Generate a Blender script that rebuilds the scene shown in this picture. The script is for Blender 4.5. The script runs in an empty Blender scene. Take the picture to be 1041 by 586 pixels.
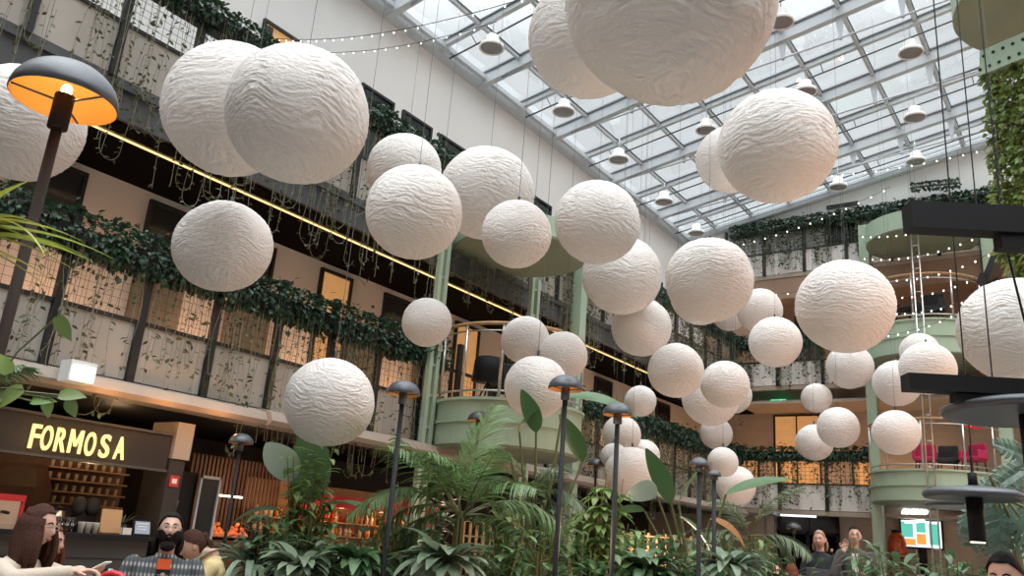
import bpy, bmesh, math, random
from mathutils import Vector, Matrix, noise
V = Vector
PI = math.pi
random.seed(7)
C = bpy.context.scene.collection
R_ = random.random
def U(a, b): return a + (b - a) * random.random()

# ------------------------------------------------------------------ camera
EYE = V((0, 0, 1.25)); FPX = 850.0; PPX, PPY = 520.5, 293.0
CR = V((0.81619212, 0.57295342, 0.07453063)); CU = V((0.10855867, -0.27876968, 0.95420254)); CF = V((-0.56749048, 0.77072164, 0.28972868))
def at(px, py, d): return EYE + (CF + CR * ((px - PPX) / FPX) - CU * ((py - PPY) / FPX)) * d
def ray(px, py): return CF + CR * ((px - PPX) / FPX) - CU * ((py - PPY) / FPX)
def at_x(px, py, X): d = ray(px, py); return EYE + d * (X / d.x)
def at_y(px, py, Y): d = ray(px, py); return EYE + d * (Y / d.y)
cam = bpy.data.cameras.new('camera'); co = bpy.data.objects.new('camera', cam); C.objects.link(co)
m3 = Matrix((CR, CU, -CF)).transposed(); co.matrix_world = Matrix.Translation(EYE) @ m3.to_4x4()
cam.sensor_width = 36; cam.lens = FPX * 36 / 1041; cam.clip_start = 0.05; cam.clip_end = 300
bpy.context.scene.camera = co

# ------------------------------------------------------------------ materials
def mat(name, col, rough=.6, metal=0, var=0., vscale=6., bump=0., bscale=40., emit=None, es=0., spec=.5, island=0., trans=0., coord='Object'):
    m = bpy.data.materials.new(name); m.use_nodes = True; nt = m.node_tree; N = nt.nodes; L = nt.links
    p = N['Principled BSDF']; p.inputs['Roughness'].default_value = rough; p.inputs['Metallic'].default_value = metal
    p.inputs['Specular IOR Level'].default_value = spec
    c = (*col, 1); p.inputs['Base Color'].default_value = c
    tc = N.new('ShaderNodeTexCoord')
    src = None
    if var > 0 or island > 0:
        hsv = N.new('ShaderNodeHueSaturation'); hsv.inputs['Color'].default_value = c
        mr = N.new('ShaderNodeMapRange'); 
        if island > 0:
            g = N.new('ShaderNodeNewGeometry'); L.new(g.outputs['Random Per Island'], mr.inputs['Value']); a = island
            mh = N.new('ShaderNodeMapRange'); mh.inputs['To Min'].default_value = .5 - .03 * a; mh.inputs['To Max'].default_value = .5 + .03 * a
            mm = N.new('ShaderNodeMath'); mm.operation = 'MULTIPLY'; mm.inputs[1].default_value = 7.31
            fr = N.new('ShaderNodeMath'); fr.operation = 'FRACT'
            L.new(g.outputs['Random Per Island'], mm.inputs[0]); L.new(mm.outputs[0], fr.inputs[0]); L.new(fr.outputs[0], mh.inputs['Value']); L.new(mh.outputs[0], hsv.inputs['Hue'])
        else:
            nz = N.new('ShaderNodeTexNoise'); nz.inputs['Scale'].default_value = vscale; nz.inputs['Detail'].default_value = 4
            L.new(tc.outputs[coord], nz.inputs['Vector']); L.new(nz.outputs['Fac'], mr.inputs['Value']); a = var
            mr.inputs['From Min'].default_value = .3; mr.inputs['From Max'].default_value = .7
        mr.inputs['To Min'].default_value = 1 - a * .5; mr.inputs['To Max'].default_value = 1 + a * .5
        L.new(mr.outputs[0], hsv.inputs['Value']); L.new(hsv.outputs[0], p.inputs['Base Color']); src = hsv.outputs[0]
    if bump > 0:
        nb = N.new('ShaderNodeTexNoise'); nb.inputs['Scale'].default_value = bscale; nb.inputs['Detail'].default_value = 5
        bp = N.new('ShaderNodeBump'); bp.inputs['Strength'].default_value = bump; bp.inputs['Distance'].default_value = .02
        L.new(tc.outputs[coord], nb.inputs['Vector']); L.new(nb.outputs['Fac'], bp.inputs['Height']); L.new(bp.outputs[0], p.inputs['Normal'])
    if emit: p.inputs['Emission Color'].default_value = (*emit, 1); p.inputs['Emission Strength'].default_value = es
    if trans > 0:
        t = N.new('ShaderNodeBsdfTranslucent'); mx = N.new('ShaderNodeMixShader'); mx.inputs[0].default_value = trans
        if src: L.new(src, t.inputs['Color'])
        else: t.inputs['Color'].default_value = c
        L.new(p.outputs[0], mx.inputs[1]); L.new(t.outputs[0], mx.inputs[2]); L.new(mx.outputs[0], N['Material Output'].inputs[0])
    return m
def glass(name, tint, refl=.12, rough=.02):
    m = bpy.data.materials.new(name); m.use_nodes = True; nt = m.node_tree; N = nt.nodes; L = nt.links; N.remove(N['Principled BSDF'])
    t = N.new('ShaderNodeBsdfTransparent'); t.inputs[0].default_value = (*tint, 1)
    g = N.new('ShaderNodeBsdfGlossy'); g.inputs['Roughness'].default_value = rough
    lw = N.new('ShaderNodeLayerWeight'); lw.inputs['Blend'].default_value = .25
    mr = N.new('ShaderNodeMapRange'); mr.inputs['To Min'].default_value = refl * .4; mr.inputs['To Max'].default_value = min(1, refl * 4)
    mx = N.new('ShaderNodeMixShader'); L.new(lw.outputs['Fresnel'], mr.inputs[0]); L.new(mr.outputs[0], mx.inputs[0])
    L.new(t.outputs[0], mx.inputs[1]); L.new(g.outputs[0], mx.inputs[2]); L.new(mx.outputs[0], N['Material Output'].inputs[0])
    return m
def emis(name, col, s):
    m = bpy.data.materials.new(name); m.use_nodes = True; N = m.node_tree.nodes; N.remove(N['Principled BSDF'])
    e = N.new('ShaderNodeEmission'); e.inputs[0].default_value = (*col, 1); e.inputs[1].default_value = s
    m.node_tree.links.new(e.outputs[0], N['Material Output'].inputs[0]); return m
def paper_mat():
    m = mat('white_paper_pulp', (.87, .825, .79), .9, spec=.15); nt = m.node_tree; N = nt.nodes; L = nt.links; p = N['Principled BSDF']
    tc = N.new('ShaderNodeTexCoord'); mp = N.new('ShaderNodeMapping'); mp.inputs['Scale'].default_value = (2.6, 2.6, 17)
    n1 = N.new('ShaderNodeTexNoise'); n1.inputs['Scale'].default_value = 4.5; n1.inputs['Detail'].default_value = 6; n1.inputs['Roughness'].default_value = .62; n1.inputs['Distortion'].default_value = 1.1
    b = N.new('ShaderNodeBump'); b.inputs['Strength'].default_value = .6; b.inputs['Distance'].default_value = .04
    L.new(tc.outputs['Object'], mp.inputs[0]); L.new(mp.outputs[0], n1.inputs['Vector']); L.new(n1.outputs['Fac'], b.inputs['Height']); L.new(b.outputs[0], p.inputs['Normal'])
    return m
M = dict(
 rightw=mat('dim_grey_plaster', (.30, .28, .26), .85, var=.1), white=mat('white_plaster', (.78, .78, .77), .85, var=.06, vscale=.7, bump=.05),
 cream=mat('cream_plaster', (.74, .68, .61), .85, var=.08, vscale=.8),
 panel=mat('pale_parapet_panel', (.42, .39, .35), .6, var=.05, vscale=1.2),
 panel_w=mat('white_parapet_panel', (.80, .785, .76), .6, var=.05, vscale=1.2),
 soffit=mat('black_soffit', (.005, .005, .006), .9, spec=.05), black=mat('black_paint', (.012, .012, .014), .6, spec=.25), olive=mat('olive_wall_panel', (.20, .175, .12), .5, var=.2), 
 slate=mat('slate_grey_fascia', (.075, .08, .085), .6, var=.15, vscale=.6),
 post=mat('dark_steel_post', (.02, .022, .022), .5, .2),
 cablem=mat('grey_cable', (.16, .16, .16), .5, .5), wire=mat('dark_wire', (.03, .03, .03), .5, .5),
 steel=mat('grey_painted_steel', (.50, .54, .57), .45, .1, var=.05),
 steel_d=mat('dark_grey_gasket', (.10, .11, .12), .6),
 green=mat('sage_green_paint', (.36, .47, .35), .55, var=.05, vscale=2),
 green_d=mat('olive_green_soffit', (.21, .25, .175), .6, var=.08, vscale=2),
 floor=mat('grey_stone_floor', (.22, .20, .18), .5, var=.2, vscale=1.5),
 brown=mat('brown_clad_wall', (.33, .215, .15), .7, var=.15, vscale=1.),
 taupe=mat('taupe_wall', (.42, .36, .30), .7, var=.08),
 dark=mat('dark_brown_wall', (.035, .028, .024), .7, var=.3, vscale=2),
 bar=mat('charcoal_bar_front', (.075, .068, .064), .6, var=.15, vscale=3),
 wood=mat('warm_oak', (.42, .25, .12), .5, var=.35, vscale=9),
 woodd=mat('dark_walnut', (.12, .06, .035), .5, var=.35, vscale=9),
 ledge=mat('pale_ledge', (.36, .30, .25), .6, var=.1),
 lamp=mat('graphite_lamp_metal', (.085, .09, .10), .38, .35),
 lamppost=mat('black_lamp_post', (.022, .024, .027), .6, spec=.25), lamp_in=mat('orange_lamp_lining', (.95, .50, .12), .5),
 lampbrown=mat('bronze_lamp_stem', (.03, .018, .014), .7, 0, spec=.2),
 ivy=mat('ivy_leaf', (.038, .085, .048), .45, island=.9, trans=.15),
 vine=mat('vine_leaf', (.085, .11, .05), .5, island=.9, trans=.2),
 stemm=mat('vine_stem', (.24, .22, .15), .7),
 curtain=mat('bright_vine_leaf', (.20, .27, .075), .5, island=.9, trans=.3),
 leaf=mat('deep_green_leaf', (.075, .15, .06), .35, island=.7, trans=.2),
 leaf_b=mat('bright_green_leaf', (.17, .26, .075), .4, island=.7, trans=.3),
 leaf_s=mat('silver_green_leaf', (.17, .23, .15), .4, island=.7, trans=.2),
 leaf_y=mat('yellow_green_leaf', (.34, .36, .06), .4, island=.8, trans=.3),
 leaf_r=mat('rusty_leaf', (.30, .15, .05), .5, island=.5, trans=.2),
 leaf_p=mat('pale_leaf_underside', (.36, .44, .36), .5, island=.3, trans=.3),
 palm=mat('palm_frond', (.125, .21, .075), .4, island=.6, trans=.25),
 palm_g=mat('grey_green_frond', (.19, .25, .15), .4, island=.6, trans=.25),
 mons=mat('blue_green_leaf', (.095, .155, .115), .3, island=.5, trans=.15),
 stalk=mat('plant_stalk', (.12, .13, .05), .6), bark=mat('brown_bark', (.11, .075, .05), .8, var=.4),
 soil=mat('soil', (.03, .022, .016), .95), pot=mat('grey_planter', (.10, .10, .10), .7),
 skin=mat('skin', (.60, .36, .27), .5, var=.06, vscale=9), eye=mat('eye_white', (.5, .45, .42), .3), iris=mat('dark_iris', (.03, .02, .015), .3),
 lip=mat('lip', (.45, .17, .15), .5),
 hair_b=mat('brown_hair', (.055, .022, .014), .75, spec=.2, bump=.4, bscale=60), hair_k=mat('black_hair', (.012, .009, .008), .75, spec=.2, bump=.4, bscale=60), hair_r=mat('auburn_hair', (.13, .042, .022), .7, spec=.2), hair_f=mat('fair_hair', (.36, .22, .12), .5),
 sweater=mat('cream_knit', (.56, .47, .38), .9, bump=.3, bscale=120), yellow=mat('pale_yellow_cotton', (.62, .49, .24), .9), navy=mat('navy_cloth', (.022, .025, .035), .9), trousers=mat('dark_denim', (.03, .035, .05), .9), grey=mat('grey_jacket', (.09, .09, .085), .9), shirtw=mat('white_cotton', (.7, .68, .65), .9), maroon=mat('maroon_cloth', (.16, .03, .03), .9),
 orange=mat('orange_card', (.80, .12, .03), .6), shoe=mat('black_leather', (.02, .02, .02), .4),
 red=mat('red_plastic', (.55, .02, .03), .4), magenta=mat('magenta_fabric', (.42, .02, .08), .8), charcoal=mat('charcoal_fabric', (.03, .03, .033), .9),
 metal=mat('brushed_steel', (.55, .53, .50), .3, .9), paperw=mat('white_paper', (.8, .78, .74), .7), kraft=mat('kraft_board', (.60, .38, .20), .7),
 glassb=glass('clear_drinking_glass', (.86, .86, .85), .25), roofglass=glass('roof_glass', (.955, .965, .97), .05), winglass=glass('window_glass', (.30, .32, .33), .25),
 glassdark=mat('dark_window_glass', (.03, .033, .035), .12, spec=.6),
 amber=mat('amber_bottle', (.55, .20, .04), .15, emit=None), bottleg=mat('green_bottle', (.05, .14, .06), .15), bottlec=mat('clear_bottle', (.62, .52, .40), .15), bottler=mat('red_bottle', (.5, .05, .03), .15), bottlew=mat('white_label_bottle', (.75, .65, .5), .3), pink=mat('pink_bottle', (.6, .14, .2), .3),
 blind=mat('lit_amber_blind', (.5, .31, .15), .8, emit=(1, .50, .18), es=.28, var=.2, vscale=3),
 led=emis('warm_led', (1, .70, .30), 1.25), ledg=mat('led_channel', (.5, .38, .15), .5), neon=emis('sign_letter_glow', (1, .70, .24), 1.45), whiteglow=emis('white_lightbox', (1, .97, .92), 3.0),
 bulb=emis('lamp_bulb', (1, .72, .34), 30), fairy=emis('fairy_light', (1, .93, .80), 3), exitg=emis('exit_sign_green', (.05, .55, .22), 1.2), exitw=emis('exit_sign_white', (.85, 1, .9), 1.6),
 scr=emis('screen_teal', (.12, .55, .42), .9), scr_o=emis('screen_orange', (.9, .35, .08), .9), scr_w=emis('screen_white', (.9, .92, .95), 1.3), scr_b=emis('menu_screen_blue', (.30, .34, .40), .9), redneon=emis('red_sign_glow', (1, .06, .05), 2.2),
 pumpkin=mat('orange_glass', (.5, .09, .02), .25, var=.9, vscale=9), warmtube=emis('warm_tube', (1, .84, .6), 3.5), food=mat('glowing_orange_food', (.75, .2, .06), .6, emit=(1, .3, .1), es=.25, island=1.2), bglow=emis('downlight_warm', (1, .66, .34), 3),
)
M['paper'] = paper_mat()

# ------------------------------------------------------------------ mesh builder
class MB:
    def __init__(s): s.v = []; s.f = []; s.m = []; s.k = 0
    def add(s, vs, fs, k=None):
        o = len(s.v); s.v.extend(tuple(x) for x in vs)
        for f in fs: s.f.append(tuple(i + o for i in f)); s.m.append(s.k if k is None else k)
        return s
    def box(s, c, d, ax=None, k=None):
        c = V(c); X, Y, Z = ax if ax else (V((1, 0, 0)), V((0, 1, 0)), V((0, 0, 1)))
        vs = [c + X * (d[0] / 2 * a) + Y * (d[1] / 2 * b) + Z * (d[2] / 2 * e) for a in (-1, 1) for b in (-1, 1) for e in (-1, 1)]
        return s.add(vs, [(0, 1, 3, 2), (4, 6, 7, 5), (0, 4, 5, 1), (2, 3, 7, 6), (0, 2, 6, 4), (1, 5, 7, 3)], k)
    def bb(s, a, b, k=None):
        return s.box([(a[i] + b[i]) / 2 for i in range(3)], [abs(b[i] - a[i]) for i in range(3)], k=k)
    def bar(s, a, b, w, h, up=(0, 0, 1), k=None):
        a = V(a); b = V(b); Y = (b - a).normalized(); X = Y.cross(V(up)).normalized(); Z = X.cross(Y)
        return s.box((a + b) / 2, (w, (b - a).length, h), (X, Y, Z), k)
    def tube(s, pts, r, n=6, caps=True, k=None):
        pts = [V(p) for p in pts]; m = len(pts); rr = r if isinstance(r, (list, tuple)) else [r] * m
        t0 = (pts[1] - pts[0]).normalized(); a = V((0, 0, 1)) if abs(t0.z) < .9 else V((1, 0, 0)); X = t0.cross(a).normalized()
        vs = []
        for i, p in enumerate(pts):
            t = (pts[min(i + 1, m - 1)] - pts[max(i - 1, 0)]).normalized(); X = (X - t * X.dot(t)).normalized(); Y = t.cross(X)
            for j in range(n):
                q = 2 * PI * j / n; vs.append(p + (X * math.cos(q) + Y * math.sin(q)) * rr[i])
        fs = [(i * n + j, i * n + (j + 1) % n, (i + 1) * n + (j + 1) % n, (i + 1) * n + j) for i in range(m - 1) for j in range(n)]
        if caps: fs += [tuple(range(n - 1, -1, -1)), tuple(range((m - 1) * n, m * n))]
        return s.add(vs, fs, k)
    def lathe(s, prof, c=(0, 0, 0), n=24, ax=None, k=None, closed=False, cap=True):
        c = V(c); X, Y, Z = ax if ax else (V((1, 0, 0)), V((0, 1, 0)), V((0, 0, 1))); m = len(prof); vs = []
        for r, z in prof:
            for j in range(n):
                q = 2 * PI * j / n; vs.append(c + X * (r * math.cos(q)) + Y * (r * math.sin(q)) + Z * z)
        fs = [(i * n + j, i * n + (j + 1) % n, (i + 1) * n + (j + 1) % n, (i + 1) * n + j) for i in range(m - 1) for j in range(n)]
        if cap and prof[0][0] > 1e-6 and not closed: fs.append(tuple(range(n - 1, -1, -1)))
        if cap and prof[-1][0] > 1e-6 and not closed: fs.append(tuple(range((m - 1) * n, m * n)))
        if closed: fs += [((m - 1) * n + j, (m - 1) * n + (j + 1) % n, (j + 1) % n, j) for j in range(n)]
        return s.add(vs, fs, k)
    def ell(s, c, r, n=16, m=10, ax=None, k=None):
        return s.lathe([(max(1e-7, math.sin(PI * i / m)), -math.cos(PI * i / m)) for i in range(m + 1)], c, n, (V((r[0], 0, 0)), V((0, r[1], 0)), V((0, 0, r[2]))) if ax is None else (ax[0] * r[0], ax[1] * r[1], ax[2] * r[2]), k)
    def blade(s, p, d, L, W, droop=.5, n=6, fold=.2, prof='ell', up=V((0, 0, 1)), k=None, twist=0.):
        p = V(p); d = V(d).normalized(); side = d.cross(up)
        if side.length < .05: side = d.cross(V((1, 0, 0)))
        side.normalize(); nrm = side.cross(d).normalized()
        if twist: q = Matrix.Rotation(twist, 3, d); side = q @ side; nrm = q @ nrm
        vs = []; pos = p.copy(); dd = d.copy(); st = L / n
        for i in range(n + 1):
            t = i / n
            if prof == 'ell': w = W / 2 * math.sin(PI * min(1, t ** .8 * .97 + .015)) ** .75
            elif prof == 'heart': w = W / 2 * max(.02, (math.sin(PI * min(1, (t + .12) / 1.12) ** .75)))
            elif prof == 'lance': w = W / 2 * (min(1, t * 5 + .25)) * (1 - t ** 2.2) + .0008
            else: w = W / 2 * min(1, .3 + t * 3) * (1 - t ** 3) + .0008
            c = pos.copy(); l = side * w; u = nrm * (w * fold)
            vs += [c - l + u, c, c + l + u]
            ax = side; q = Matrix.Rotation(-droop / n, 3, ax); dd = q @ dd; nrm = q @ nrm; pos = pos + dd * st
        fs = []
        for i in range(n):
            a = i * 3; fs += [(a, a + 1, a + 4, a + 3), (a + 1, a + 2, a + 5, a + 4)]
        s.add(vs, fs, k); return pos
    def mesh(s, name, mats, origin=(0, 0, 0), smooth=False):
        me = bpy.data.meshes.new(name); o = V(origin)
        me.from_pydata([(x[0] - o.x, x[1] - o.y, x[2] - o.z) for x in s.v], [], s.f)
        ms = mats if isinstance(mats, (list, tuple)) else [mats]
        for q in ms: me.materials.append(M[q] if isinstance(q, str) else q)
        if len(ms) > 1: me.polygons.foreach_set('material_index', s.m)
        if smooth: me.polygons.foreach_set('use_smooth', [True] * len(me.polygons))
        me.update(); return me
def link(name, me, parent=None, label=None, cat=None, group=None, kind=None):
    o = bpy.data.objects.new(name, me); C.objects.link(o)
    if parent: o.parent = parent
    tag(o, label, cat, group, kind); return o
def tag(o, label=None, cat=None, group=None, kind=None):
    if label: o['label'] = label
    if cat: o['category'] = cat
    if group: o['group'] = group
    if kind: o['kind'] = kind
    return o
def bevel(o, w=.01, seg=2):
    b = o.modifiers.new('b', 'BEVEL'); b.width = w; b.segments = seg; b.limit_method = 'ANGLE'; return o
WL = {}
def worldloc(o):
    p = V(o.location)
    while o.parent: o = o.parent; p = p + V(o.location)
    return p
def part(name, mb, mats, parent, smooth=False, label=None, kind=None):
    return link(name, mb.mesh(name, mats, worldloc(parent), smooth), parent, label, kind=kind)
def thing(name, label, cat, loc=(0, 0, 0), group=None, kind=None):
    o = link(name, None, None, label, cat, group, kind); o.location = V(loc); o.empty_display_size = .1; return o
def solo(name, mb, mats, label, cat, loc=(0, 0, 0), group=None, smooth=False, kind=None):
    o = link(name, mb.mesh(name, mats, loc, smooth), None, label, cat, group, kind); o.location = V(loc); return o
def struct(name, mb, mats, parent=None, smooth=False):
    if parent: return part(name, mb, mats, parent, smooth)
    return link(name, mb.mesh(name, mats, (0, 0, 0), smooth), None, kind='structure')
def dup(root, loc=None, label=None, group=None, rz=None, only=None):
    r = root.copy(); C.objects.link(r)
    if loc is not None: r.location = V(loc)
    if rz is not None: r.rotation_euler.z = rz
    if label: r['label'] = label
    if group: r['group'] = group
    def rec(a, b):
        for ch in list(a.children):
            c = ch.copy(); C.objects.link(c); c.parent = b; rec(ch, c)
    rec(root, r); return r
ORD = ['zeroth', 'first', 'second', 'third', 'fourth', 'fifth', 'sixth', 'seventh', 'eighth', 'ninth', 'tenth', 'eleventh', 'twelfth', 'thirteenth', 'fourteenth', 'fifteenth', 'sixteenth', 'seventeenth', 'eighteenth', 'nineteenth', 'twentieth', 'twenty-first', 'twenty-second', 'twenty-third', 'twenty-fourth', 'twenty-fifth', 'twenty-sixth', 'twenty-seventh', 'twenty-eighth', 'twenty-ninth', 'thirtieth']
SKY, SUN = .80, 1.9
sc = bpy.context.scene; sc.view_settings.view_transform = 'Standard'; sc.view_settings.look = 'None'; sc.view_settings.gamma = 1; sc.view_settings.use_curve_mapping = False
sc.view_settings.exposure = 0.40
sc.cycles.max_bounces = 10; sc.cycles.transparent_max_bounces = 16; sc.cycles.use_denoising = True
LWARM = 12
PLANTW = 22
SIDEW = 300

# ------------------------------------------------------------------ sky and light
w = bpy.data.worlds.new('overcast_sky'); bpy.context.scene.world = w; w.use_nodes = True
nt = w.node_tree; N = nt.nodes; L = nt.links; bg = N['Background']
tc = N.new('ShaderNodeTexCoord'); sx = N.new('ShaderNodeSeparateXYZ'); L.new(tc.outputs['Generated'], sx.inputs[0])
cr = N.new('ShaderNodeValToRGB'); cr.color_ramp.elements[0].position = .54; cr.color_ramp.elements[0].color = (.86, .86, .86, 1)
cr.color_ramp.elements[1].position = .95; cr.color_ramp.elements[1].color = (5.2, 5.2, 5.25, 1)
nz = N.new('ShaderNodeTexNoise'); nz.inputs['Scale'].default_value = 2.2; nz.inputs['Detail'].default_value = 5
L.new(tc.outputs['Generated'], nz.inputs['Vector'])
cl = N.new('ShaderNodeMapRange'); cl.inputs['From Min'].default_value = .3; cl.inputs['From Max'].default_value = .7; cl.inputs['To Min'].default_value = .90; cl.inputs['To Max'].default_value = 1.08
L.new(nz.outputs['Fac'], cl.inputs[0])
mu = N.new('ShaderNodeMixRGB'); mu.blend_type = 'MULTIPLY'; mu.inputs[0].default_value = 1
tint = N.new('ShaderNodeMixRGB'); tint.blend_type = 'MULTIPLY'; tint.inputs[0].default_value = 1; tint.inputs[2].default_value = (.93, .975, 1, 1)
L.new(sx.outputs['Z'], cr.inputs[0]); L.new(cr.outputs[0], mu.inputs[1]); L.new(cl.outputs[0], mu.inputs[2]); L.new(mu.outputs[0], tint.inputs[1]); L.new(tint.outputs[0], bg.inputs[0])
bg.inputs[1].default_value = SKY
def light(kind, name, loc, power, col=(1, 1, 1), size=.3, direc=None, **kw):
    l = bpy.data.lights.new(name, kind); l.energy = power; l.color = col
    o = bpy.data.objects.new(name, l); C.objects.link(o); o.location = V(loc)
    if kind == 'AREA': l.size = size
    elif kind in ('POINT', 'SPOT'): l.shadow_soft_size = size
    if direc is not None: o.rotation_euler = V(direc).to_track_quat('-Z', 'Y').to_euler()
    for k_, v_ in kw.items(): setattr(l, k_, v_)
    return o
light('SUN', 'cloud_sun', (0, 0, 30), SUN, (1, .98, .95), direc=(-.35, .28, -1), angle=math.radians(75))

# ------------------------------------------------------------------ room shell
TAN = math.tan(math.radians(10)); XW = -12.0; XB = -10.0; YF = 26.4; ZR0 = 12.05
def zr(x): return ZR0 + TAN * (x + 12 if x <= 0 else 12 - x)
def slab(name, a, b, m): return struct(name, MB().bb(a, b), m)
slab('floor', (-14, -5.2, -.2), (9.2, 29, 0), 'floor')
slab('wall_left', (-12.25, -5, 6.6), (XW, 28.6, 12.3), 'white')                   # upper white wall above the second balcony
slab('wall_left_corridor', (-12.25, -5, 3.5), (XW, 28.6, 6.6), 'cream')
slab('wall_left_ground', (-13.9, -5, 0), (-13.6, 28.6, 3.5), 'dark')
mb = MB(); mb.add([(-12.2, 26.55, 9.9), (9, 26.55, 9.9), (9, 26.55, zr(9)), (0, 26.55, zr(0)), (-12.2, 26.55, zr(-12.2)),
                   (-12.2, 26.85, 9.9), (9, 26.85, 9.9), (9, 26.85, zr(9)), (0, 26.85, zr(0)), (-12.2, 26.85, zr(-12.2))],
                  [(0, 1, 2, 3, 4), (9, 8, 7, 6, 5), (0, 5, 6, 1), (1, 6, 7, 2), (2, 7, 8, 3), (3, 8, 9, 4), (4, 9, 5, 0)])
struct('wall_far', mb, 'white')
slab('wall_far_corridor', (-13, 28.4, 3.5), (9, 28.7, 7.0), 'taupe')
slab('wall_far_upper', (-13, 28.4, 7.0), (9, 28.7, 10.4), 'brown')
slab('wall_far_ground', (-13.6, 27.6, 0), (9, 27.9, 3.4), 'taupe')
slab('wall_right', (9, -5, 0), (9.25, 28.6, 12.8), 'rightw')
slab('wall_back', (-14, -5.3, 0), (9.2, -5, 12), 'rightw')
mb = MB()
for x0, x1 in ((-12.2, 0), (0, 9.1)):
    z0, z1 = zr(x0) + .16, zr(x1) + .16
    mb.add([(x0, -5, z0), (x1, -5, z1), (x1, 26.7, z1), (x0, 26.7, z0), (x0, -5, z0 + .02), (x1, -5, z1 + .02), (x1, 26.7, z1 + .02), (x0, 26.7, z0 + .02)],
           [(3, 2, 1, 0), (4, 5, 6, 7), (0, 1, 5, 4), (1, 2, 6, 5), (2, 3, 7, 6), (3, 0, 4, 7)])
struct('ceiling', mb, 'roofglass')
# floors and black soffits of the galleries
slab('floor_left_gallery', (-12, -5, 3.35), (-10.05, 28.4, 3.5), 'taupe')
slab('ceiling_left_gallery', (-12, -5, 6.1), (-10.1, 28.4, 6.16), 'soffit')
slab('floor_left_upper_gallery', (-12, -5, 7.15), (-10.05, 28.4, 7.3), 'taupe')
slab('ceiling_left_ground', (-13.6, -5, 2.62), (-10.05, 28.4, 2.7), 'black')
slab('floor_far_gallery', (-10.0, 26.5, 3.35), (9, 28.4, 3.5), 'taupe')
slab('ceiling_far_gallery', (-10.0, 26.5, 6.1), (9, 28.4, 6.2), 'taupe')
slab('floor_far_upper_gallery', (-10.0, 26.5, 7.15), (9, 28.4, 7.3), 'taupe')
slab('ceiling_far_upper_gallery', (-10.0, 26.5, 9.85), (9, 28.4, 9.95), 'brown')
slab('ceiling_far_ground', (-10.0, 26.5, 2.75), (9, 27.6, 2.83), 'taupe')
# roof edge gutters
mb = MB(); mb.bb((-12.05, 0, zr(-12) - .1), (-11.78, 26.5, zr(-12) + .05)); mb.bb((-11.74, 0, zr(-12) + .0), (-11.62, 26.5, zr(-12) + .12))
struct('trim_1', mb, 'steel')
mb = MB(); mb.bar((-12, 26.44, zr(-12) - .02), (0, 26.44, zr(0) - .02), .22, .14); mb.bar((-12, 26.25, zr(-12) + .06), (0, 26.25, zr(0) + .06), .07, .1); mb.bar((-12, 26.05, zr(-12) + .1), (0, 26.05, zr(0) + .1), .05, .06)
struct('trim_2', mb, 'steel')

# ------------------------------------------------------------------ roof rafters, glazing bars
def zrt(x): return zr(x) + .08
deep = [4.2, 7.5, 10.82, 14.14, 17.36, 20.64, 23.86]
for i, y in enumerate(reversed(deep)):
    n = i + 1
    t = thing('roof_rafter', f'deep grey box rafter of the glass roof, {ORD[n]} from the far white wall', 'roof rafter', (-11.8, y, zr(-11.8)), 'deep roof rafters')
    mb = MB().bar((-11.9, y, zr(-11.9) + .0), (0, y, zr(0) + .0), .17, .30); part('beam', mb, 'steel', t)
    mb = MB(); mb.bar((-11.9, y - .1, zr(-11.9) + .15), (0, y - .1, zr(0) + .15), .03, .05); mb.bar((-11.9, y + .1, zr(-11.9) + .15), (0, y + .1, zr(0) + .15), .03, .05); part('gasket_strip', mb, 'steel_d', t)
    rod = [V((x, y, zr(x) - .17 - max(0, (x + 11)) * .075)) for x in (-11.2, -9.36, -6.72, -4.08, -1.44, 0)]
    part('tie_rod', MB().tube(rod, .025, 8), 'steel', t, True)
    for x in (-9.36, -8.04, -6.72, -5.4, -4.08, -2.76, -1.44):
        zb = zr(x) - .14; zt = zr(x) - .17 - (x + 11) * .075
        mb = MB(); mb.add([(x - .10, y - .02, zb), (x + .10, y - .02, zb), (x + .03, y - .02, zt), (x - .03, y - .02, zt), (x - .10, y + .02, zb), (x + .10, y + .02, zb), (x + .03, y + .02, zt), (x - .03, y + .02, zt)],
                          [(0, 1, 2, 3), (7, 6, 5, 4), (0, 4, 5, 1), (1, 5, 6, 2), (2, 6, 7, 3), (3, 7, 4, 0)])
        mb.tube([(x, y - .05, zt), (x, y + .05, zt)], .04, 8)
        part('rod_bracket', mb, 'steel', t)
mull = [5.9, 9.2, 12.53, 15.72, 19.05, 22.3, 25.1]
for i, y in enumerate(reversed(mull)):
    n = i + 1
    t = thing('glazing_mullion', f'slim grey glazing mullion with a service rail below, {ORD[n]} from the far white wall', 'glazing mullion', (-11.8, y, zr(-11.8)), 'slim roof mullions')
    part('bar', MB().bar((-11.9, y, zr(-11.9) + .08), (0, y, zr(0) + .08), .12, .13), 'steel', t)
    mb = MB(); mb.bar((-11.9, y - .08, zr(-11.9) + .15), (0, y - .08, zr(0) + .15), .025, .04); mb.bar((-11.9, y + .08, zr(-11.9) + .15), (0, y + .08, zr(0) + .15), .025, .04); part('gasket_strip', mb, 'steel_d', t)
    part('service_rail', MB().tube([(-11.8, y + .3, zr(-11.8) - .08), (0, y + .3, zr(0) - .08)], .022, 8), 'steel_d', t, True)
    for x in (-11, -8, -5, -2): part('rail_hanger', MB().tube([(x, y + .3, zr(x) - .08), (x, y + .05, zr(x) + .06)], .012, 6), 'steel_d', t)
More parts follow.
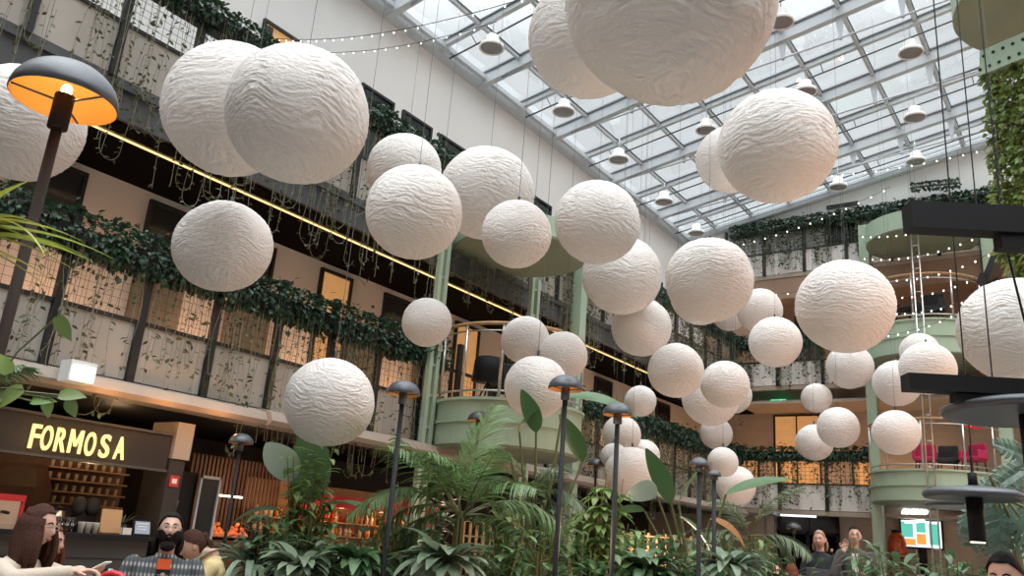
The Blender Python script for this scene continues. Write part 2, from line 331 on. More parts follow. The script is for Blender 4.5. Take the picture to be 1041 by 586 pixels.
for i in range(9):
    x = -12 + 1.32 * (i + 1)
    t = thing('glazing_bar', f'thin grey glazing bar along the roof, {ORD[i+1]} up from the eaves', 'glazing bar', (x, 2, zrt(x)), 'long roof glazing bars')
    part('bar', MB().bb((x - .04, 2, zr(x) + .05), (x + .04, 26.5, zr(x) + .15)), 'steel', t)
    mb = MB(); mb.bb((x - .065, 2, zr(x) + .13), (x - .045, 26.5, zr(x) + .155)); mb.bb((x + .045, 2, zr(x) + .13), (x + .065, 26.5, zr(x) + .155)); part('gasket_strip', mb, 'steel_d', t)
# roof pendants
def roof_depth(px, py, drop):
    d = ray(px, py); return (ZR0 + 12 * TAN - drop - EYE.z) / (d.z - TAN * d.x)
pend = None
for i, (px, py, lb) in enumerate([(500, 47, 'near the eaves above the open white wall'), (573, 112, 'over the eaves end of the second visible mullion'), (629, 161, 'under the eaves side of the roof, third along'), (675, 204, 'under the eaves side of the roof, fourth along'),
                                  (708, 236, 'in the corner where the eaves meet the far wall'), (718, 131, 'just beside the globe pair under the middle of the roof'), (794, 21, 'showing past the edge of the huge globe'), (819, 92, 'just above the big globe pair'),
                                  (926, 52, 'high beside the round green canopy'), (930, 118, 'in the clear glass below the one by the green canopy'), (931, 163, 'close to the far wall, below the rest of its row'), (852, 189, 'close to the far wall beside the big globe pair')]):
    p = at(px, py, roof_depth(px, py, .55)); lab = 'white bell-shaped roof lamp ' + lb
    if pend is None:
        pend = thing('pendant_bell_lamp', lab, 'ceiling lamp', p, 'bell lamps under the glass roof')
        part('shade', MB().lathe([(.0, .26), (.13, .26), (.15, .24), (.155, .10), (.17, .08), (.27, .02), (.285, -.06), (.275, -.075), (.26, -.06), (.14, .05), (0, .06)], p, 28), 'panel_w', pend, True)
        part('lens', MB().lathe([(0, -.045), (.262, -.05), (.262, -.03), (0, -.03)], p, 28), mat('grey_lamp_lens', (.24, .24, .25), .5), pend, True)
        part('stem', MB().tube([p + V((0, 0, .25)), p + V((0, 0, .62))], .014, 8), 'steel', pend, True)
    else: dup(pend, p, lab)

# ------------------------------------------------------------------ windows
WN = [0]
def window(y0, y1, z0, z1, X=XW, pane='glassdark', framec='post', axis='x', mull_=0):
    WN[0] += 1; f = .06
    def P(a, z, dpt): return (X + dpt, a, z) if axis == 'x' else (a, X - dpt, z)
    mb = MB()
    for a0, a1, b0, b1 in ((y0, y1, z0, z0 + f), (y0, y1, z1 - f, z1), (y0, y0 + f, z0 + f, z1 - f), (y1 - f, y1, z0 + f, z1 - f)): mb.bb(P(a0, b0, 0), P(a1, b1, .07))
    for q in range(mull_):
        a = y0 + (y1 - y0) * (q + 1) / (mull_ + 1); mb.bb(P(a - .02, z0 + f, 0), P(a + .02, z1 - f, .06))
    o = struct(f'window_{WN[0]}', mb, framec)
    part('pane', MB().bb(P(y0 + f, z0 + f, .005), P(y1 - f, z1 - f, .025)), pane, o)
    return o
for k in range(12):                                              # upper row below the roof
    y = 7.9 + 1.27 * k; window(y, y + .98, 8.2, 10.15, pane='blind' if k == 0 else 'glassdark')
for (a, b, pn) in [(2.6, 3.4, 'glassdark'), (4.5, 5.48, 'glassdark'), (6.5, 7.35, 'glassdark'), (8.15, 9.0, 'glassdark'), (10.1, 10.92, 'blind'), (11.85, 12.9, 'glassdark'), (14.2, 15.1, 'blind'), (16.2, 17.2, 'glassdark'), (18.5, 19.4, 'blind'), (20.6, 21.6, 'glassdark'), (22.8, 23.7, 'blind'), (24.6, 25.6, 'glassdark')]:
    window(a, b, 4.75 if pn == 'glassdark' else 3.55, 5.98, pane=pn)
for k, (a, b) in enumerate([(3.6, 4.4), (6.5, 7.35), (8.2, 9.1), (11.0, 11.8), (12.95, 13.9), (17.3, 18.3), (19.6, 20.5), (21.8, 22.7)]): slab(f'trim_{20+k}', (-11.99, a, 3.5), (-11.93, b, 4.72), 'olive')
window(-9.4, -7.85, 3.55, 6.05, X=28.4, pane='blind', axis='y', mull_=1)
for a in (-10.6, -6.9): window(a, a + .7, 3.6, 4.6, X=28.4, pane='blind', axis='y')
for a in (-9.9, -8.6, -7.0): window(a, a + .9, 7.4, 9.5, X=28.4, pane='glassdark', axis='y', mull_=1)
window(-7.0, -5.9, 11.0, 12.05, X=26.55, pane='glassdark', axis='y')
window(-6.9, -5.9, 12.5, 12.62, X=26.55, pane='glassdark', axis='y')  # narrow dark vent slot, built with the window frame and pane
# ground floor glass doors in the far wall
mb = MB()
for a in (-9.0, -8.1, -7.2): mb.bb((a - .05, 27.5, 0), (a + .05, 27.62, 2.7))
mb.bb((-9.05, 27.5, 2.62), (-7.15, 27.62, 2.72)); mb.bb((-9.05, 27.5, 2.15), (-7.15, 27.62, 2.23))
d1 = struct('door_1', mb, 'black')
for a in (-8.95, -8.05): part('pane', MB().bb((a, 27.55, .05), (a + .8, 27.58, 2.15)), 'winglass', d1); part('transom_pane', MB().bb((a, 27.55, 2.23), (a + .8, 27.58, 2.62)), 'glassdark', d1)
part('push_bar', MB().tube([(-8.2, 27.46, .9), (-8.2, 27.46, 1.5)], .02, 8), 'metal', d1)
for i, (px, py, z) in enumerate([(800, 525, 0), (818, 524, 0)]):
    p = at_y(px, py, 27.1); solo('ceiling_light', MB().bb((p.x - .3, 26.9, 2.66), (p.x + .3, 27.3, 2.745)), 'scr_w', f'bright square ceiling light inside the far glass entrance, {"one" if i else "other"} of two', 'ceiling light', (p.x, 27.1, 2.7))

# ------------------------------------------------------------------ galleries
PY = [4.56 + 1.07 * k for k in range(-3, 21)]
def gallery_left(b, label, top_panel, mesh_back):
    t = thing('balcony', label, 'balcony', (XB, 3, b))
    mb = MB().bb((-10.12, -3, b - .14), (-9.98, YF, b - .02)); part('slab_edge', mb, 'slate', t)
    for k in range(len(PY) - 1):
        part('parapet_panel', MB().bb((-10.06, PY[k] + .05, b), (-10.0, PY[k + 1] - .05, b + .72)), top_panel, t)
    for y in PY: part('post', MB().bb((-10.02, y - .05, b - .05), (-9.93, y + .05, b + 1.95)), 'post', t)
    part('rail', MB().bb((-10.04, PY[0], b + .72), (-9.97, PY[-1], b + .77)), 'post', t)
    part('handrail', MB().bb((-10.05, PY[0], b + 1.4), (-9.99, PY[-1], b + 1.45)), 'post', t)
    mb = MB()
    n = int((PY[-1] - PY[0]) / .107)
    for j in range(n): y = PY[0] + .107 * j; mb.bb((-9.998, y - .0016, b + .77), (-9.992, y + .0016, b + 1.4))
    for j in range(1, 6): mb.bb((-9.992, PY[0], b + .77 + .105 * j - .0016), (-9.986, PY[-1], b + .77 + .105 * j + .0016))
    part('wire_mesh', mb, 'wire', t)
    return t
g1 = gallery_left(2.82, 'long first-floor balcony with pale parapet panels over the bar', 'panel', None)
g2 = gallery_left(6.62, 'long second-floor balcony with cream parapet panels below the roof windows', 'panel', None)
part('fascia', MB().bb((-10.16, -3, 6.1), (-10.04, YF, 6.48)), 'slate', g2)
# pale ledge under the first balcony
mb = MB(); ys = [-3, 7.6, 7.9, YF]; prof = [(-10.1, 2.56), (-9.72, 2.56), (-9.66, 2.62), (-9.72, 2.74), (-9.97, 2.80), (-10.1, 2.80)]
for i in range(len(ys) - 1):
    o = .10 if i else 0
    vs = [(x + (o if x > -10 else 0), y, z) for y in (ys[i], ys[i + 1]) for x, z in prof]; m_ = len(prof)
    mb.add(vs, [(j, (j + 1) % m_, m_ + (j + 1) % m_, m_ + j) for j in range(m_)] + [tuple(range(m_ - 1, -1, -1)), tuple(range(m_, 2 * m_))])
struct('trim_3', mb, 'ledge')
def gallery_far(b, label, x0, x1, pm):
    t = thing('balcony', label, 'balcony', (x0, YF, b))
    xs = [x0 + (x1 - x0) * k / max(1, round((x1 - x0) / 1.3)) for k in range(round((x1 - x0) / 1.3) + 1)]
    part('slab_edge', MB().bb((x0, YF, b - .15), (x1, YF + .12, b - .02)), 'taupe', t)
    for a, c in zip(xs, xs[1:]): part('parapet_panel', MB().bb((a + .05, YF, b), (c - .05, YF + .06, b + .74)), pm, t)
    for a in xs: part('post', MB().bb((a - .05, YF - .06, b - .03), (a + .05, YF + .03, b + 1.75)), 'post', t)
    part('rail', MB().bb((x0, YF - .03, b + .74), (x1, YF + .03, b + .78)), 'post', t)
    mb = MB(); j = x0
    while j < x1: mb.bb((j - .004, YF - .03, b + .78), (j + .004, YF - .02, b + 1.5)); j += .13
    for q in range(1, 6): mb.bb((x0, YF - .02, b + .78 + .12 * q - .004), (x1, YF - .012, b + .78 + .12 * q + .004))
    part('wire_mesh', mb, 'wire', t)
    return t
gallery_far(2.83, 'far first-floor balcony above the glass entrance doors', -10.0, -5.75, 'panel_w')
gallery_far(6.67, 'far second-floor balcony half hidden by the hanging globes', -10.0, -5.75, 'panel_w')
gallery_far(10.42, 'far top-floor balcony under the sloping roof edge', -10.3, -1.0, 'panel_w')
struct('trim_30', MB().bb((-10.2, YF + .03, 9.55), (8.9, YF + .09, 10.26)), 'brown')
# LED line
t = thing('ceiling_led_strip', 'glowing warm light strip along the black underside of the second balcony', 'light strip', (-10.5, -3, 6.05))
part('channel', MB().bb((-10.53, -3, 6.07), (-10.47, YF, 6.095)), 'ledg', t); part('diffuser', MB().bb((-10.52, -3, 6.055), (-10.48, YF, 6.07)), 'led', t)

# ------------------------------------------------------------------ green round balconies and columns
def ring(mb, c, R0, R1, z0, z1, n=40): mb.lathe([(R0, z0), (R1, z0), (R1, z1), (R0, z1)], (c[0], c[1], 0), n, closed=True)
def disc(mb, c, R, z0, z1, n=48, k=None): mb.lathe([(1e-6, z0), (R, z0), (R, z1), (1e-6, z1)], (c[0], c[1], 0), n, k=k)
def round_balcony(label, c, R, z0, z1, step, rail, posts, name='round_balcony'):
    t = thing(name, label, 'balcony', (c[0], c[1], z0))
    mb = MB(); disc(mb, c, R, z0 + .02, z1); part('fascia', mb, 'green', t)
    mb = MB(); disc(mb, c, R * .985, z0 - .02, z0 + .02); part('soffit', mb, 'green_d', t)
    if step: mb = MB(); ring(mb, c, R - .05, R + .05, z1 - .05, z1); ring(mb, c, R - .05, R + .04, (z0 + z1) / 2 - .02, (z0 + z1) / 2 + .03); part('fascia_band', mb, 'green', t)
    if rail:
        a0, a1 = rail[1:]
        def arc(z, r): return [(c[0] + r * math.cos(a0 + (a1 - a0) * i / 28), c[1] + r * math.sin(a0 + (a1 - a0) * i / 28), z) for i in range(29)]
        part('handrail', MB().tube(arc(rail[0], R - .03), .035, 8), 'wood', t, True)
        part('midrail', MB().tube(arc(rail[0] - .13, R - .03), .015, 6), 'metal', t, True)
        part('footrail', MB().tube(arc(z1 + .12, R - .03), .018, 6), 'metal', t, True)
        for i in range(posts):
            a = a0 + (a1 - a0) * (i + .5) / posts; x, y = c[0] + (R - .03) * math.cos(a), c[1] + (R - .03) * math.sin(a)
            part('baluster', MB().tube([(x, y, z1), (x, y, rail[0])], .028, 8), 'metal', t, True)
    return t
CL = (-9.0, 12.4)
round_balcony('round sage green balcony with a wooden handrail jutting from the first-floor gallery', CL, 1.35, 2.75, 3.55, True, (4.85, -2.4, 1.3), 7)
round_balcony('round olive green canopy disc above the first-floor round balcony', CL, 1.3, 6.55, 6.95, False, None, 0, 'round_canopy')
CRB = (-4.15, 26.0)
round_balcony('lower round sage green balcony on the far wall with red seats', CRB, 1.65, 3.05, 3.88, True, (5.2, PI, 2 * PI), 5)
round_balcony('upper round sage green balcony on the far wall with dark furniture', CRB, 1.65, 7.0, 7.95, True, (9.25, PI, 2 * PI), 5)
round_balcony('round sage green canopy at the top of the far wall', (-4.0, 25.5), 1.5, 10.5, 11.05, False, None, 0, 'round_canopy')
def column(label, x, y, z0, z1, w_, dbl=0):
    t = thing('steel_column', label, 'column', (x, y, z0))
    for s in ((-dbl, dbl) if dbl else (0,)):
        part('shaft', MB().bb((x - w_ / 2, y + s - w_ / 2, z0), (x + w_ / 2, y + s + w_ / 2, z1)), 'green', t)
    if dbl:
        mb = MB(); z = z0 + .3
        while z < z1: mb.bb((x - .02, y - dbl, z - .02), (x + .02, y + dbl, z + .02)); z += .55
        part('tie_plate', mb, 'green', t)
    else:
        mb = MB(); mb.bb((x - w_ * .7, y - w_ * .7, z0), (x + w_ * .7, y + w_ * .7, z0 + .04)); part('base_plate', mb, 'green', t)
    return t
column('broad sage green column rising past the end of the round canopy', -9.75, 15.9, 0, 8.2, .26)
column('slim twin sage green column standing behind the small globe cluster', -9.6, 13.85, 0, 6.6, .09, .11)
column('slim twin sage green column at the near edge of the round balcony', -9.75, 11.05, 0, 6.5, .09, .09)
column('sage green column between far balcony panels and round balconies', -5.72, 26.2, 0, 11.6, .28)
column('sage green column beyond the round balconies on the far wall', -2.35, 26.2, 0, 11.6, .32)
t = thing('steel_ladder', 'slim pale ladder frame rising up the front of the round balconies', 'ladder', (-3.9, 24.25, 0))
for s in (-.09, .09): part('stile', MB().tube([(-3.95 + s, 24.2, 0), (-3.95 + s, 24.2, 11.0)], .022, 8), 'metal', t, True)
for k in range(16): part('rung', MB().tube([(-4.04, 24.2, .5 + .68 * k), (-3.86, 24.2, .5 + .68 * k)], .014, 6), 'metal', t, True)
# near round canopy, top corner
pc = at(1078, 2, 15)
t = round_balcony('big round green canopy at the top corner of the atrium', (pc.x, pc.y), 1.72, pc.z, pc.z + .9, False, None, 0, 'round_canopy')
a, b = at(998, 66, 15.2), at(1070, 36, 14.0)
t = thing('canopy_beam', 'riveted sage green steel beam under the round canopy holding the vine curtain', 'beam', a)
part('web', MB().bar(a, b, .12, .5), 'green', t); part('flange', MB().bar(a - V((0, 0, .26)), b - V((0, 0, .26)), .3, .05), 'green', t)
for k in range(14):
    p = a + (b - a) * ((k + .5) / 14); part('rivet', MB().ell(p + V((-.07, -.04, .12 if k % 2 else -.12)), (.03, .03, .03), 8, 6), 'post', t)

# ------------------------------------------------------------------ hanging paper globes
def globe_mesh(seed):
    bm = bmesh.new(); bmesh.ops.create_icosphere(bm, subdivisions=7, radius=1)
    sd = V((seed * 3.7, seed * 1.9, -seed * 2.3))
    for v in bm.verts:
        n = v.co.normalized(); p = n + sd
        wv = noise.noise(p * 1.7) * .5
        q = V((n.x * 2.6, n.y * 2.6, n.z * 19 + wv * 8)) + sd * 3
        r1 = 1 - abs(noise.noise(q)) * 2; r2 = 1 - abs(noise.noise(q * 2.1 + V((5, 1, 2)))) * 2; r3 = noise.noise(V((n.x * 8, n.y * 8, n.z * 34)) + sd); r4 = 1 - abs(noise.noise(V((n.x * 9 + wv * 3, n.y * 9, n.z * 62 + wv * 14)) + sd)) * 2
        big = noise.noise(p * 1.1) * .018
        amp = .55 + .45 * min(1, max(0, noise.noise(p * 1.5 + V((9, 0, 0))) * 1.5 + .6))
        v.co = n * (1 + big + amp * (.014 * r1 + .013 * r2 + .008 * r3 + .006 * r4))
    me = bpy.data.meshes.new('shell'); bm.to_mesh(me); bm.free(); me.materials.append(M['paper'])
    me.polygons.foreach_set('use_smooth', [True] * len(me.polygons)); me.update(); return me
GM = [globe_mesh(i) for i in range(3)]
CB = MB().tube([(0, 0, 0), (0, 0, 1)], 1, 6).mesh('cable', 'cablem')
HK = MB().lathe([(.0, .0), (.045, .0), (.045, .02), (.018, .03), (.018, .09), (0, .1)], (0, 0, 0), 12).mesh('hook_cap', 'wire', smooth=True)
BALLS = [(22, 125, 64, 1.05, 'big white globe behind the orange-lit dome lamp'), (237, 112, 70, 1.32, 'big white globe half hidden behind its large twin beside the vine-hung parapet'), (303, 117, 72, 1.08, 'big white globe in front of its large twin, before the white wall'),
 (411, 173, 37.5, 1.1, 'white globe partly hidden above the one over the light strip'), (421, 216, 48.5, 1.1, 'white globe hanging in front of the glowing light strip'), (495, 197, 48, 1.4, 'large white globe just above the left round canopy, behind a smaller one'), (525, 238, 35, .85, 'smaller white globe overlapping the round olive canopy'),
 (434, 328, 25, .72, 'small white globe at the end of the ivy hedge beside the round balcony'), (534, 346, 24.5, .78, 'upper white globe of the trio beside the round balcony handrail'), (572, 362, 25, .76, 'globe of the round balcony trio touching the sage column'), (545, 394, 32, .78, 'lowest and largest globe of the trio behind a dome lamp'),
 (227, 251, 49.5, 1.02, 'white globe hanging alone in front of the first-floor ivy hedge'), (335, 409, 45.5, .82, 'low white globe hanging alone in front of the ledge over the planting'), (600, 38, 63, 1.5, 'large globe peeping out behind the huge one under the roof'), (682, 0, 108.5, 1.6, 'huge shadowed globe cut by the top edge of the view'),
 (743, 162, 35, 1.2, 'globe mostly hidden behind the big roughened one under the roof'), (790, 149, 59.5, 1.6, 'big rough globe hanging below the middle of the glass roof'), (607, 226, 43, 1.3, 'white globe hanging where the white wall meets the roof corner'), (632, 280, 40, 1.4, 'white globe behind and below the one near the roof corner'),
 (721, 285, 44, 1.35, 'large white globe in front of the corner of the two walls'), (712, 301, 30, 1.2, 'globe almost hidden behind the large one at the wall corner'), (652, 333, 30, 1.1, 'white globe below the pair near the wall corner'), (772, 316, 23, 1.2, 'white globe behind the upper brown wall, with a small dark hook'),
 (741, 320, 17, .95, 'small globe sliver between the corner globe and the hooked one'), (788, 348, 26.5, 1.1, 'white globe in front of the hooked one'), (859, 312, 49.5, 1.5, 'large globe with a peach underside beside the round balconies'), (687, 377, 28, .95, 'white globe at the far end of the light strip'),
 (722, 405, 28.5, 1.15, 'globe behind two others below the far end of the light strip'), (737, 391, 24.5, .9, 'globe in front of its cluster before the far taupe wall'), (745, 402, 19, .95, 'globe sliver at the back of the cluster before the far wall'), (651, 408, 16, .65, 'tiny white globe above a dome lamp near the far first-floor hedge'),
 (728, 441, 16.5, .85, 'small low globe under the cluster before the far wall'), (632, 442, 19.5, .85, 'globe right behind the dome lamp above the planting'), (642, 482, 27.5, 1.05, 'largest of the low globes sinking into the planting'), (654, 464, 17, .76, 'low globe behind the largest one in the planting'), (624, 464, 13.5, .55, 'small low globe between two dome lamps'),
 (735, 470, 15.5, .67, 'small low globe above a long leaf at the far planting'), (748, 494, 20.5, .95, 'low globe half behind a long leaf at the far planting'), (864, 373, 23.5, 1.2, 'globe just under the peach-bottomed one'), (830, 405, 15.5, .8, 'small globe in front of the far doorway with the exit sign'), (852, 435, 21.5, 1.0, 'front globe of the pair before the far first-floor hedge'),
 (828, 450, 19, .95, 'back globe of the pair before the far first-floor hedge'), (911, 440, 24, .95, 'lone globe in front of the lower round balcony seats'), (912, 390, 24.5, 1.1, 'globe between the two round balconies, lower in its group'), (935, 358, 20, 1.0, 'topmost back globe of the group at the upper round balcony'), (943, 375, 28.5, 1.15, 'front globe of the group at the upper round balcony'), (1033, 336, 58, 1.3, 'large globe cut by the view edge above the black light bar')]
for i, (px, py, r, D, lb) in enumerate(BALLS):
    d = FPX * D / (2 * r); p = at(px, py, d); nrm = ((p - EYE).length / d); R = D / 2 / nrm ** .5
    lb = lb.replace('left round', 'round')
    t = thing('hanging_globe', lb, 'paper globe', p - V((0, 0, R)), 'white paper pulp globes hung in the atrium')
    s = link('shell', GM[i % 3], t); s.location = (0, 0, R); s.scale = (R, R, R * (.93 if i == 11 else .975)); s.rotation_euler = (U(-.25, .25), U(-.25, .25), U(0, 6.28))
    c = link('cable', CB, t); top = zr(p.x) + .06 - (p.z + R * .97); c.location = (0, 0, R * 1.97); c.scale = (.0028, .0028, top)
    h = link('hook_cap', HK, t); h.location = (0, 0, R * 1.96)

# ------------------------------------------------------------------ dome lamps
def dome_lamp(px, py, d, wd, label, lit=False, base_z=0., lean=None, n=40, stem=None):
    p = at(px, py, d); R = wd / 2                               # p: centre of the dome's rim
    t = thing('dome_lamp', label, 'floor lamp', (p.x, p.y, base_z), 'dark dome lamps on tall posts')
    mb = MB(); prof = [(R * math.sin(a), R * .82 * math.cos(a)) for a in [PI / 2 * q / 10 for q in range(11)]]
    prof[0] = (1e-6, R * .82); prof += [(R * .975, -.004)] + [(R * .965 * math.sin(a), R * .79 * math.cos(a)) for a in [PI / 2 * q / 10 for q in range(9, -1, -1)]]; prof[-1] = (1e-6, R * .79)
    cut = 12
    part('dome', MB().lathe(prof[:cut], p, n, cap=False), 'lamp', t, True); part('lining', MB().lathe(prof[cut - 1:], p, n, cap=False), 'lamp_in', t, True)
    rs = max(.022, R * .16) if not lit else max(.02, R * .12)
    part('post', MB().tube([(p.x, p.y, base_z), (p.x, p.y, p.z - R * .35)], rs * .85, 14), 'lampbrown' if lit else 'lamppost', t, True)
    part('socket', MB().lathe([(rs * .8, -R * .62), (rs * 1.55, -R * .6), (rs * 1.55, R * .12), (rs * 1.2, R * .14), (1e-6, R * .14)], p, 16), 'lampbrown' if lit else 'lamp', t, True)
    if lit: part('bulb', MB().ell(p + V((0, 0, R * .24)), (rs * .85, rs * .85, R * .13), 14, 10), 'bulb', t, True)
    mb = MB()
    for a in (.3, .3 + 2 * PI / 3, .3 + 4 * PI / 3): part('spoke', MB().tube([p + V((rs * 1.2 * math.cos(a), rs * 1.2 * math.sin(a), -R * .02)), p + V((R * .95 * math.cos(a), R * .95 * math.sin(a), -R * .0))], .005, 6), 'lamp', t)
    part('foot', MB().lathe([(1e-6, .0), (.16, .0), (.16, .015), (.03, .03), (1e-6, .03)], (p.x, p.y, base_z), 20), 'lamp', t, True)
    return t, p
t, pL = dome_lamp(65, 103, 3.7, .445, 'tall dome lamp with a glowing orange lining in front of a big globe', True)
for a in [(410, 401, 6.6, .266, 'dome lamp above the palms between the low lone globe and the round balcony'), (575, 396, 6.4, .272, 'tallest dome lamp of the planting, in front of the globe trio'), (628, 422, 6.5, .238, 'dome lamp with a globe directly behind its post'),
          (487, 428, 13.2, .37, 'dome lamp in front of the round balcony fascia'), (245, 451, 10.4, .30, 'small dome lamp beside the bar entrance'), (606, 474, 17.5, .38, 'small dome lamp against a dark leaf under the low globes'), (711, 474, 7.0, .172, 'dome lamp with a warm rim over the far planting'),
          (628, 481, 18.5, .37, 'small dome lamp partly behind a taller lamp post'), (726, 484, 7.6, .130, 'small dome lamp beside the long leaf at the far planting'), (778, 518, 19.5, .28, 'tiny dome lamp by the far entrance'), (788, 525, 21, .27, 'tiny dome lamp next to another by the far entrance'), (807, 538, 22, .40, 'dome lamp just before the far glass entrance')]:
    dome_lamp(a[0], a[1], a[2], a[3], a[4])

# ------------------------------------------------------------------ ivy hedges and trailing vines
def ivy_mesh(L, seed, dens=820, wid=.52, hgt=.70, mat_='ivy', size=(.05, .10)):
    random.seed(seed); mb = MB(); n = int(L * dens)
    mb.k = 0
    for _ in range(n):
        y = U(-L / 2, L / 2); a = U(0, 2 * PI); bump = .82 + .3 * noise.noise(V((y * 2.2, seed * 5, 0)))
        q = math.sqrt(U(.45, 1)); x = wid / 2 * q * math.cos(a) * bump; z = hgt / 2 * q * math.sin(a) * bump
        if R_() < .07: z += U(.05, .16) * (1 if R_() < .6 else -1.4)
        s = U(*size); d = V((math.cos(a) + U(-.6, .6), U(-1, 1), math.sin(a) - .5 + U(-.5, .5)))
        if d.length < .1: d = V((1, 0, 0))
        mb.blade((x, y, z), d, s, s * .8, U(.2, .9), 2, .25, 'heart', twist=U(-.6, .6))
    return mb.mesh('foliage', mat_)
def vine_mesh(L, seed, count, lo, hi, loops=0., leaf=(.03, .06), gap=.085, wid=.12, mat_='vine', curl=.25):
    random.seed(seed); mb = MB()
    cl = [U(-L / 2, L / 2) for _ in range(max(2, int(count / 3)))]
    for i in range(count):
        y = random.choice(cl) + random.gauss(0, .10) if R_() < .45 else U(-L / 2, L / 2); y = max(-L / 2, min(L / 2, y))
        x = U(.02, wid); ln = U(lo, hi); ph = U(0, 6); am = U(.01, .05); n = max(5, int(ln / .16)); pts = []
        lp = R_() < loops; hk = U(.15, .38); sg = random.choice((-1, 1))
        for j in range(n + 1):
            t = j / n; pts.append(V((x + .03 * math.sin(ph * 2 + t * 4), y + am * math.sin(ph + t * 7), -ln * t)))
        if lp:
            e = pts[-1]
            for j in range(1, 8): a = PI * j / 7; pts.append(e + V((0, sg * hk / 2 * (1 - math.cos(a)), -hk * .6 * math.sin(a))))
            if R_() < .6: e = pts[-1]; pts += [e + V((0, .01, .2)), e + V((.0, .03, .45))]
        mb.k = 1; mb.tube(pts, .0035, 3, False); mb.k = 0
        acc = 0
        for a, b in zip(pts, pts[1:]):
            m_ = max(1, int((b - a).length / gap))
            for q in range(m_):
                c = a.lerp(b, (q + R_()) / m_); s = U(*leaf); ang = U(0, 6.28)
                mb.blade(c, (math.cos(ang) * .6, math.sin(ang), U(-.6, .35)), s, s * .62, U(.1, .8), 2, .2, 'heart', twist=U(-.8, .8))
    return mb.mesh('trailing_vines', [mat_, 'stemm'])
LM = 2.14
IV = [ivy_mesh(LM + .1, 11 + i) for i in range(3)]; IV2 = [ivy_mesh(LM + .1, 61 + i, 620, .46, .50) for i in range(3)]
IVF = [ivy_mesh(1.46, 21 + i, 560, .45, .5, size=(.07, .12)) for i in range(2)]
V1 = [vine_mesh(LM, 31 + i, 38, 1.3, 2.4, .3, (.05, .095), .10) for i in range(4)]
V1S = [vine_mesh(LM, 91 + i, 34, 1.2, 1.95, .1, (.05, .095), .10) for i in range(2)]
V1F = [vine_mesh(LM, 36 + i, 60, .9, 2.2, .1, (.05, .09)) for i in range(3)]
V2 = [vine_mesh(LM, 41 + i, 34, 1.5, 2.9, .5, (.045, .085), .10) for i in range(4)]
V2F = [vine_mesh(LM, 46 + i, 60, .9, 2.8, .25, (.05, .09)) for i in range(3)]
VF = [vine_mesh(1.4, 51 + i, 44, 1.0, 1.75, 0, (.07, .12), .11, .10, 'ivy') for i in range(3)]
def trough(L, x=0.): return MB().bb((-.2 + x, -L / 2, -.2), (.06 + x, L / 2, .06)).mesh('trough', 'black')
TR = trough(LM - .04); TRF = trough(1.38)
def planter(loc, rz, fo, vi, lab, grp, tr):
    t = thing('ivy_planter', lab, 'planter', loc, grp); t.rotation_euler.z = rz
    link('trough', tr, t); link('foliage', fo, t); link('trailing_vines', vi, t); return t
for k in range(11):
    y = PY[2] + LM * k + LM / 2 - .53
    if not 11.3 < y < 13.5: planter((XB + .08, y, 4.42), 0, IV[k % 3], (V1S * 2 if y < 6.8 else V1 if y < 12 else V1F)[k % 3], f'dense ivy planter with trailing vines on the first-floor balcony over the bar, {ORD[k+1]} along', 'ivy planters of the first balcony', TR)
    planter((XB + .08, y, 8.17), 0, IV2[(k + 1) % 3], (V2 if y < 12 else V2F)[(k + 1) % 3], f'ivy planter with long trailing vines on the second-floor balcony, {ORD[k+1]} along', 'ivy planters of the second balcony', TR)
for f, (z, x0, nb, nm) in enumerate([(4.5, -9.9, 3, 'first-floor'), (8.1, -9.9, 3, 'second-floor'), (12.1, -10.1, 6, 'top-floor')]):
    for k in range(nb):
        planter((x0 + .7 + 1.4 * k, YF - .06, z), -PI / 2, IVF[k % 2], VF[(k + f) % 3], f'ivy planter on the far {nm} balcony, {ORD[k+1]} from the inner corner', f'ivy planters of the far {nm} balcony', TRF)
# bright vine curtain hanging from the green beam
CV = []
for i in range(4):
    random.seed(70 + i); mb = MB(); ln = 4.4
    for q in range(420):
        t_ = R_(); s = U(.10, .17); a_ = U(0, 6.28); mb.blade((U(-.1, .1), U(-.1, .1), -ln * t_), (math.cos(a_), math.sin(a_), U(-1, .2)), s, s * .7, U(.2, .9), 2, .2, 'heart', twist=U(-1, 1))
    CV.append(mb.mesh('foliage', 'curtain'))
CVS = MB().tube([(0, 0, .1), (.02, .01, -2), (-.01, 0, -4.4)], .012, 5).mesh('stem', 'stemm')
a, b = at(998, 66, 15.2), at(1070, 36, 14.0)
random.seed(5)
for k in range(9):
    p = a + (b - a) * ((k + .6) / 9.4); ex = .80 + .40 * ((k * 37) % 7) / 7 if k else .8
    t = thing('hanging_vine', f'bright green vine hanging from the green canopy beam, {ORD[k+1]} strand from the open side', 'hanging vine', p + V((0, 0, -.26)), 'bright hanging vines of the green curtain'); t.scale = (1, 1, ex)
    link('foliage', CV[k % 4], t); link('stem', CVS, t)

